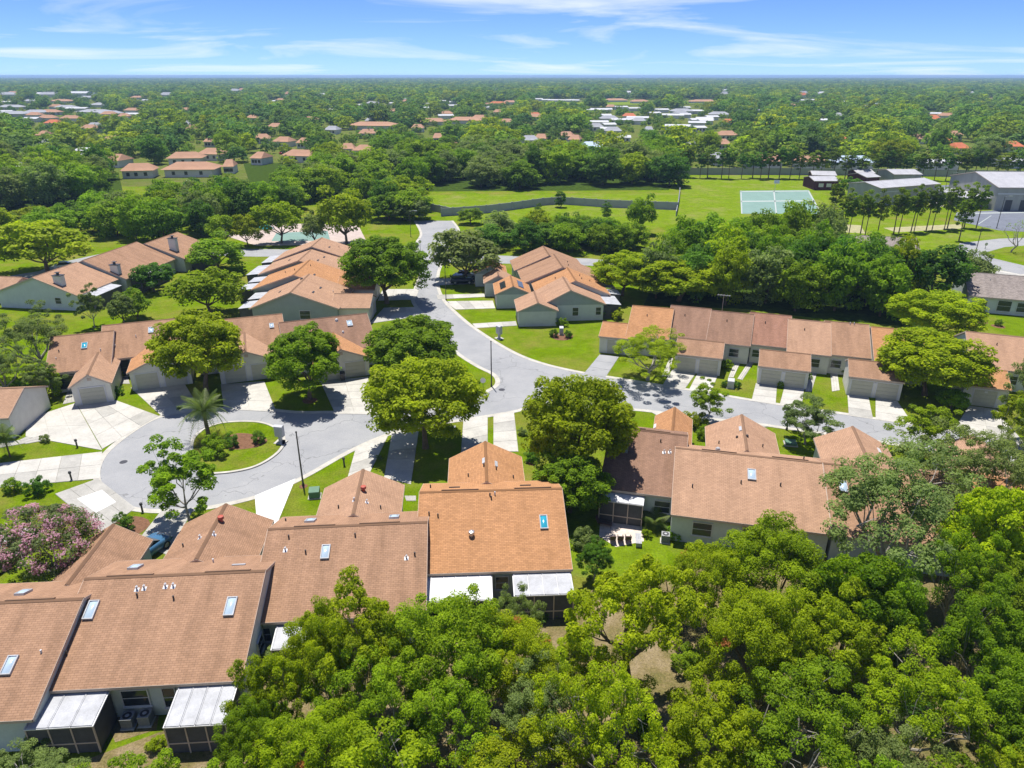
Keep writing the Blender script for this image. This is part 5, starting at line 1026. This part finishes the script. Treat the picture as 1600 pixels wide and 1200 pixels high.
def condenser(px, py, label, rz=0):
    p = w(px, py); R_ = thing('air_conditioner', label, 'condenser', (p[0], p[1]), rz); R_.scale = (.74, .74, .84); mb = MB(); mb.box(-.55,.55,-.55,.55,0,.09); obj('pad', mb, 'concrete', R_)
    mb = MB(); mb.box(-.42,.42,-.42,.42,.091,.86); obj('core', mb, 'iron', R_)
    mb = MB()
    for k in range(9): mb.box(-.45,.45,-.45,.45,.11+k*.085,.15+k*.085)
    obj('louvres', mb, 'acgrey', R_); mb = MB(); mb.box(-.46,.46,-.46,.46,.87,.93); obj('lid', mb, 'acgrey', R_)
    mb = MB(); mb.tube([(0,0,.931),(0,0,.96)], [.36,.36], 16); obj('fan_guard', mb, 'iron', R_); mb = MB(); mb.tube([(0,0,.961),(0,0,.985)], [.17,.13], 12); obj('hub', mb, 'oldwhite', R_)
condenser(203, 1133, 'grey condenser under the window, nearer the plain white patio roof', .07); condenser(230, 1129, 'grey condenser nearer the ribbed patio roof', .07); condenser(413, 1031, 'condenser against the wall between staggered townhouses', .07); condenser(1039, 846, 'grey condenser at the corner of the pinkish townhouse', -.2)
def bin_(px, py, label, m='iron'):
    p = w(px, py); R_ = thing('wheelie_bin', label, 'bin', (p[0], p[1]), .3); mb = MB()
    mb.add([(-.24,-.28,.05),(.24,-.28,.05),(.24,.22,.05),(-.24,.22,.05),(-.3,-.36,1.0),(.3,-.36,1.0),(.3,.36,1.0),(-.3,.36,1.0)], [(3,2,1,0),(4,5,6,7),(0,1,5,4),(1,2,6,5),(2,3,7,6),(3,0,4,7)]); obj('body', mb, m, R_)
    mb = MB(); mb.add([(-.33,-.4,1.003),(.33,-.4,1.003),(.33,.4,1.003),(-.33,.4,1.003),(-.3,-.36,1.07),(.3,-.36,1.07),(.3,.36,1.11),(-.3,.36,1.11)], [(3,2,1,0),(4,5,6,7),(0,1,5,4),(1,2,6,5),(2,3,7,6),(3,0,4,7)]); obj('lid', mb, m, R_)
    for sx_ in (-.25, .25): mb = MB(); mb.tube([(sx_-.03,.26,.11),(sx_+.03,.26,.11)], [.11,.11], 10); obj('wheel', mb, 'rubber', R_)
bin_(536, 594, 'dark wheelie bin between beige garage doors'); bin_(1554, 628, 'dark wheelie bin at the side of orange roofed garage')
for px, py, lb in ((538,728,'small dark bollard light on the lawn beside driveway'),(223,800,'small dark bollard light in the wedge of lawn by turning circle'),(121,699,'small bollard light on the pointed lawn'),(112,750,'small bollard light on lawn strip beside white driveway')):
    p = w(px, py); R = thing('bollard_light', lb, 'light', (p[0], p[1])); mb = MB(); mb.tube([(0,0,0),(0,0,.75)], [.09,.08], 10); obj('post', mb, 'pole', R); mb = MB(); mb.tube([(0,0,.751),(0,0,.8),(0,0,.95),(0,0,1.0)], [.14,.15,.12,.04], 10); obj('lamp_head', mb, 'iron', R)
for px, py, r in ((193,722,.38),(784,609,.4),(851,597,.4)):
    p = w(px, py); mb = MB(); mb.tube([(p[0],p[1],.0),(p[0],p[1],.022)], [r, r], 18); o = obj('manhole_cover', mb, 'iron'); tag(o, {193:'dark manhole cover in the turning circle',784:'dark drain cover at the tip of corner lawn',851:'dark manhole cover in the junction'}[px], 'manhole')
# patio
sheet('back_lawn', pxy([(893,800),(940,798),(1040,852),(1045,890),(940,905),(893,900)]), .008, 'field')
sheet('bare_ground', pxy([(160,1110),(250,1105),(245,1140),(180,1160)]), .009, 'litter')
sheet('patio', pxy([(938,812),(962,802),(1003,822),(1006,846),(962,855),(936,838)]), .03, 'paver', th=.05)
def chair(px, py, rz, label, grp=None, lounge=False):
    p = w(px, py); R_ = thing('lounge_chair' if lounge else 'garden_chair', label, 'chair', (p[0], p[1], .03), rz, grp); R_.scale = (.8,)*3; L_ = 1.5 if lounge else .6
    mb = MB(); mb.box(-.3,.3,-L_/2,L_/2,.34,.44); obj('seat', mb, 'wicker', R_)
    mb = MB(); mb.add([(-.3,L_/2-.05,.441),(.3,L_/2-.05,.441),(.3,L_/2+.04,.441),(-.3,L_/2+.04,.441),(-.3,L_/2+.2,1.0),(.3,L_/2+.2,1.0),(.3,L_/2+.28,.98),(-.3,L_/2+.28,.98)], [(3,2,1,0),(4,5,6,7),(0,1,5,4),(1,2,6,5),(2,3,7,6),(3,0,4,7)]); obj('backrest', mb, 'wicker', R_)
    for a in (-.26, .26):
        for b in (-L_/2+.05, L_/2-.05): mb = MB(); mb.tube([(a,b,0),(a,b,.339)], [.025,.025], 6); obj('leg', mb, 'iron', R_)
        mb = MB(); mb.box(a-.04,a+.04,-L_/2+.02,L_/2-.05,.6,.64); obj('armrest', mb, 'iron', R_)
chair(945, 822, 1.2, 'brown cushioned lounge chair beside the screened porch on paved patio', lounge=True)
for px in (957, 969, 981): chair(px, 846, 3.1, 'brown garden chair in the row along the patio edge', 'garden chairs along the patio edge')
p = w(997, 848); R = thing('bench', 'pale wooden bench at the condenser side of patio', 'bench', (p[0], p[1], .03), 1.45)
for k in range(4): mb = MB(); mb.box(-.75,.75,-.25+.13*k,-.14+.13*k,.4,.44); obj('slat', mb, 'oldwhite', R)
for a in (-.65, .65): mb = MB(); mb.box(a-.04,a+.04,-.22,.22,0,.399); obj('leg', mb, 'oldwhite', R)
# ------------------------------------------------------------------ cars
CARM = {k: mat('car paint '+k, c, .25, .6) for k, c in {'navy':(.012,.02,.04),'silver':(.5,.52,.54),'white':(.75,.75,.76),'blue':(.05,.14,.26),'red':(.35,.02,.02)}.items()}
def car(px, py, rz, col, label, suv=False):
    p = w(px, py); R_ = thing('parked_car', label, 'car', (p[0], p[1], .05), rz); up = .18 if suv else 0
    def loft(secs, k=.12):
        mb = MB(); V_ = []
        for x, z0, z1, hw in secs: V_ += [(x,-hw+k,z0),(x,-hw,z0+k),(x,-hw,z1-k),(x,-hw+k,z1),(x,hw-k,z1),(x,hw,z1-k),(x,hw,z0+k),(x,hw-k,z0)]
        n_ = len(secs); mb.add(V_, [(8*i+j, 8*i+(j+1)%8, 8*i+8+(j+1)%8, 8*i+8+j) for i in range(n_-1) for j in range(8)]+[tuple(range(7,-1,-1)), tuple(8*(n_-1)+j for j in range(8))]); return mb
    o = obj('body', loft([(-2.2,.35,.75,.75),(-2.05,.25,.95+up*.5,.86),(-1.2,.22,1.0+up*.5,.9),(.8,.22,.98+up*.5,.9),(1.7,.25,.88+up*.5,.86),(2.2,.35,.7,.72)]), CARM[col], R_, True)
    bk = -2.0 if suv else -1.6
    obj('windows', loft([(bk,.95,1.0+up,.7),(bk+.4,.93,1.45+up,.68),(.1,.93,1.47+up,.68),(.95,.93,1.03+up*.5,.74)], .04), 'glass', R_)
    obj('roof', loft([(bk+.35,1.44+up,1.5+up,.64),(bk+.7,1.44+up,1.53+up,.66),(-.1,1.44+up,1.53+up,.66),(.15,1.44+up,1.49+up,.63)], .02), CARM[col], R_)
    for x in (-1.35, 1.35):
        for sy in (-1, 1):
            mb = MB(); mb.tube([(x,sy*.72,.32),(x,sy*.92,.32)], [.33,.33], 16); wh = obj('wheel', mb, 'rubber', R_); mb = MB(); mb.tube([(x,sy*.921,.32),(x,sy*.935,.32)], [.21,.18], 10); obj('rim', mb, 'alu', wh)
    for sy in (-1, 1):
        mb = MB(); mb.box(2.02,2.16,sy*.62-.14,sy*.62+.14,.6,.72); obj('headlight', mb, 'white', R_); mb = MB(); mb.box(-2.19,-2.1,sy*.62-.14,sy*.62+.14,.62,.78); obj('taillight', mb, 'ventred', R_)
drive([(684,446),(682,436),(745,433),(745,443)], 1, 3)
car(722, 443, .12, 'navy', 'dark sport utility car parked under the feathery tree', True); car(728, 435, .12, 'silver', 'silver car parked behind the dark one'); car(229, 868, 1.2, 'blue', 'dark blue car in the driveway beside the sparse big-leaved tree'); car(10, 878, 1.4, 'silver', 'silver car half hidden behind the crape myrtle'); car(22, 862, 1.4, 'white', 'white car half hidden behind the crape myrtle'); car(105, 420, .5, 'white', 'white car under the wide tree beyond chimney row'); car(298, 289, .2, 'white', 'white car on the road by brown houses'); car(443, 241, 1.0, 'red', 'red car outside a brown house beyond the belt'); car(453, 241, 1.0, 'navy', 'dark car beside the red car')
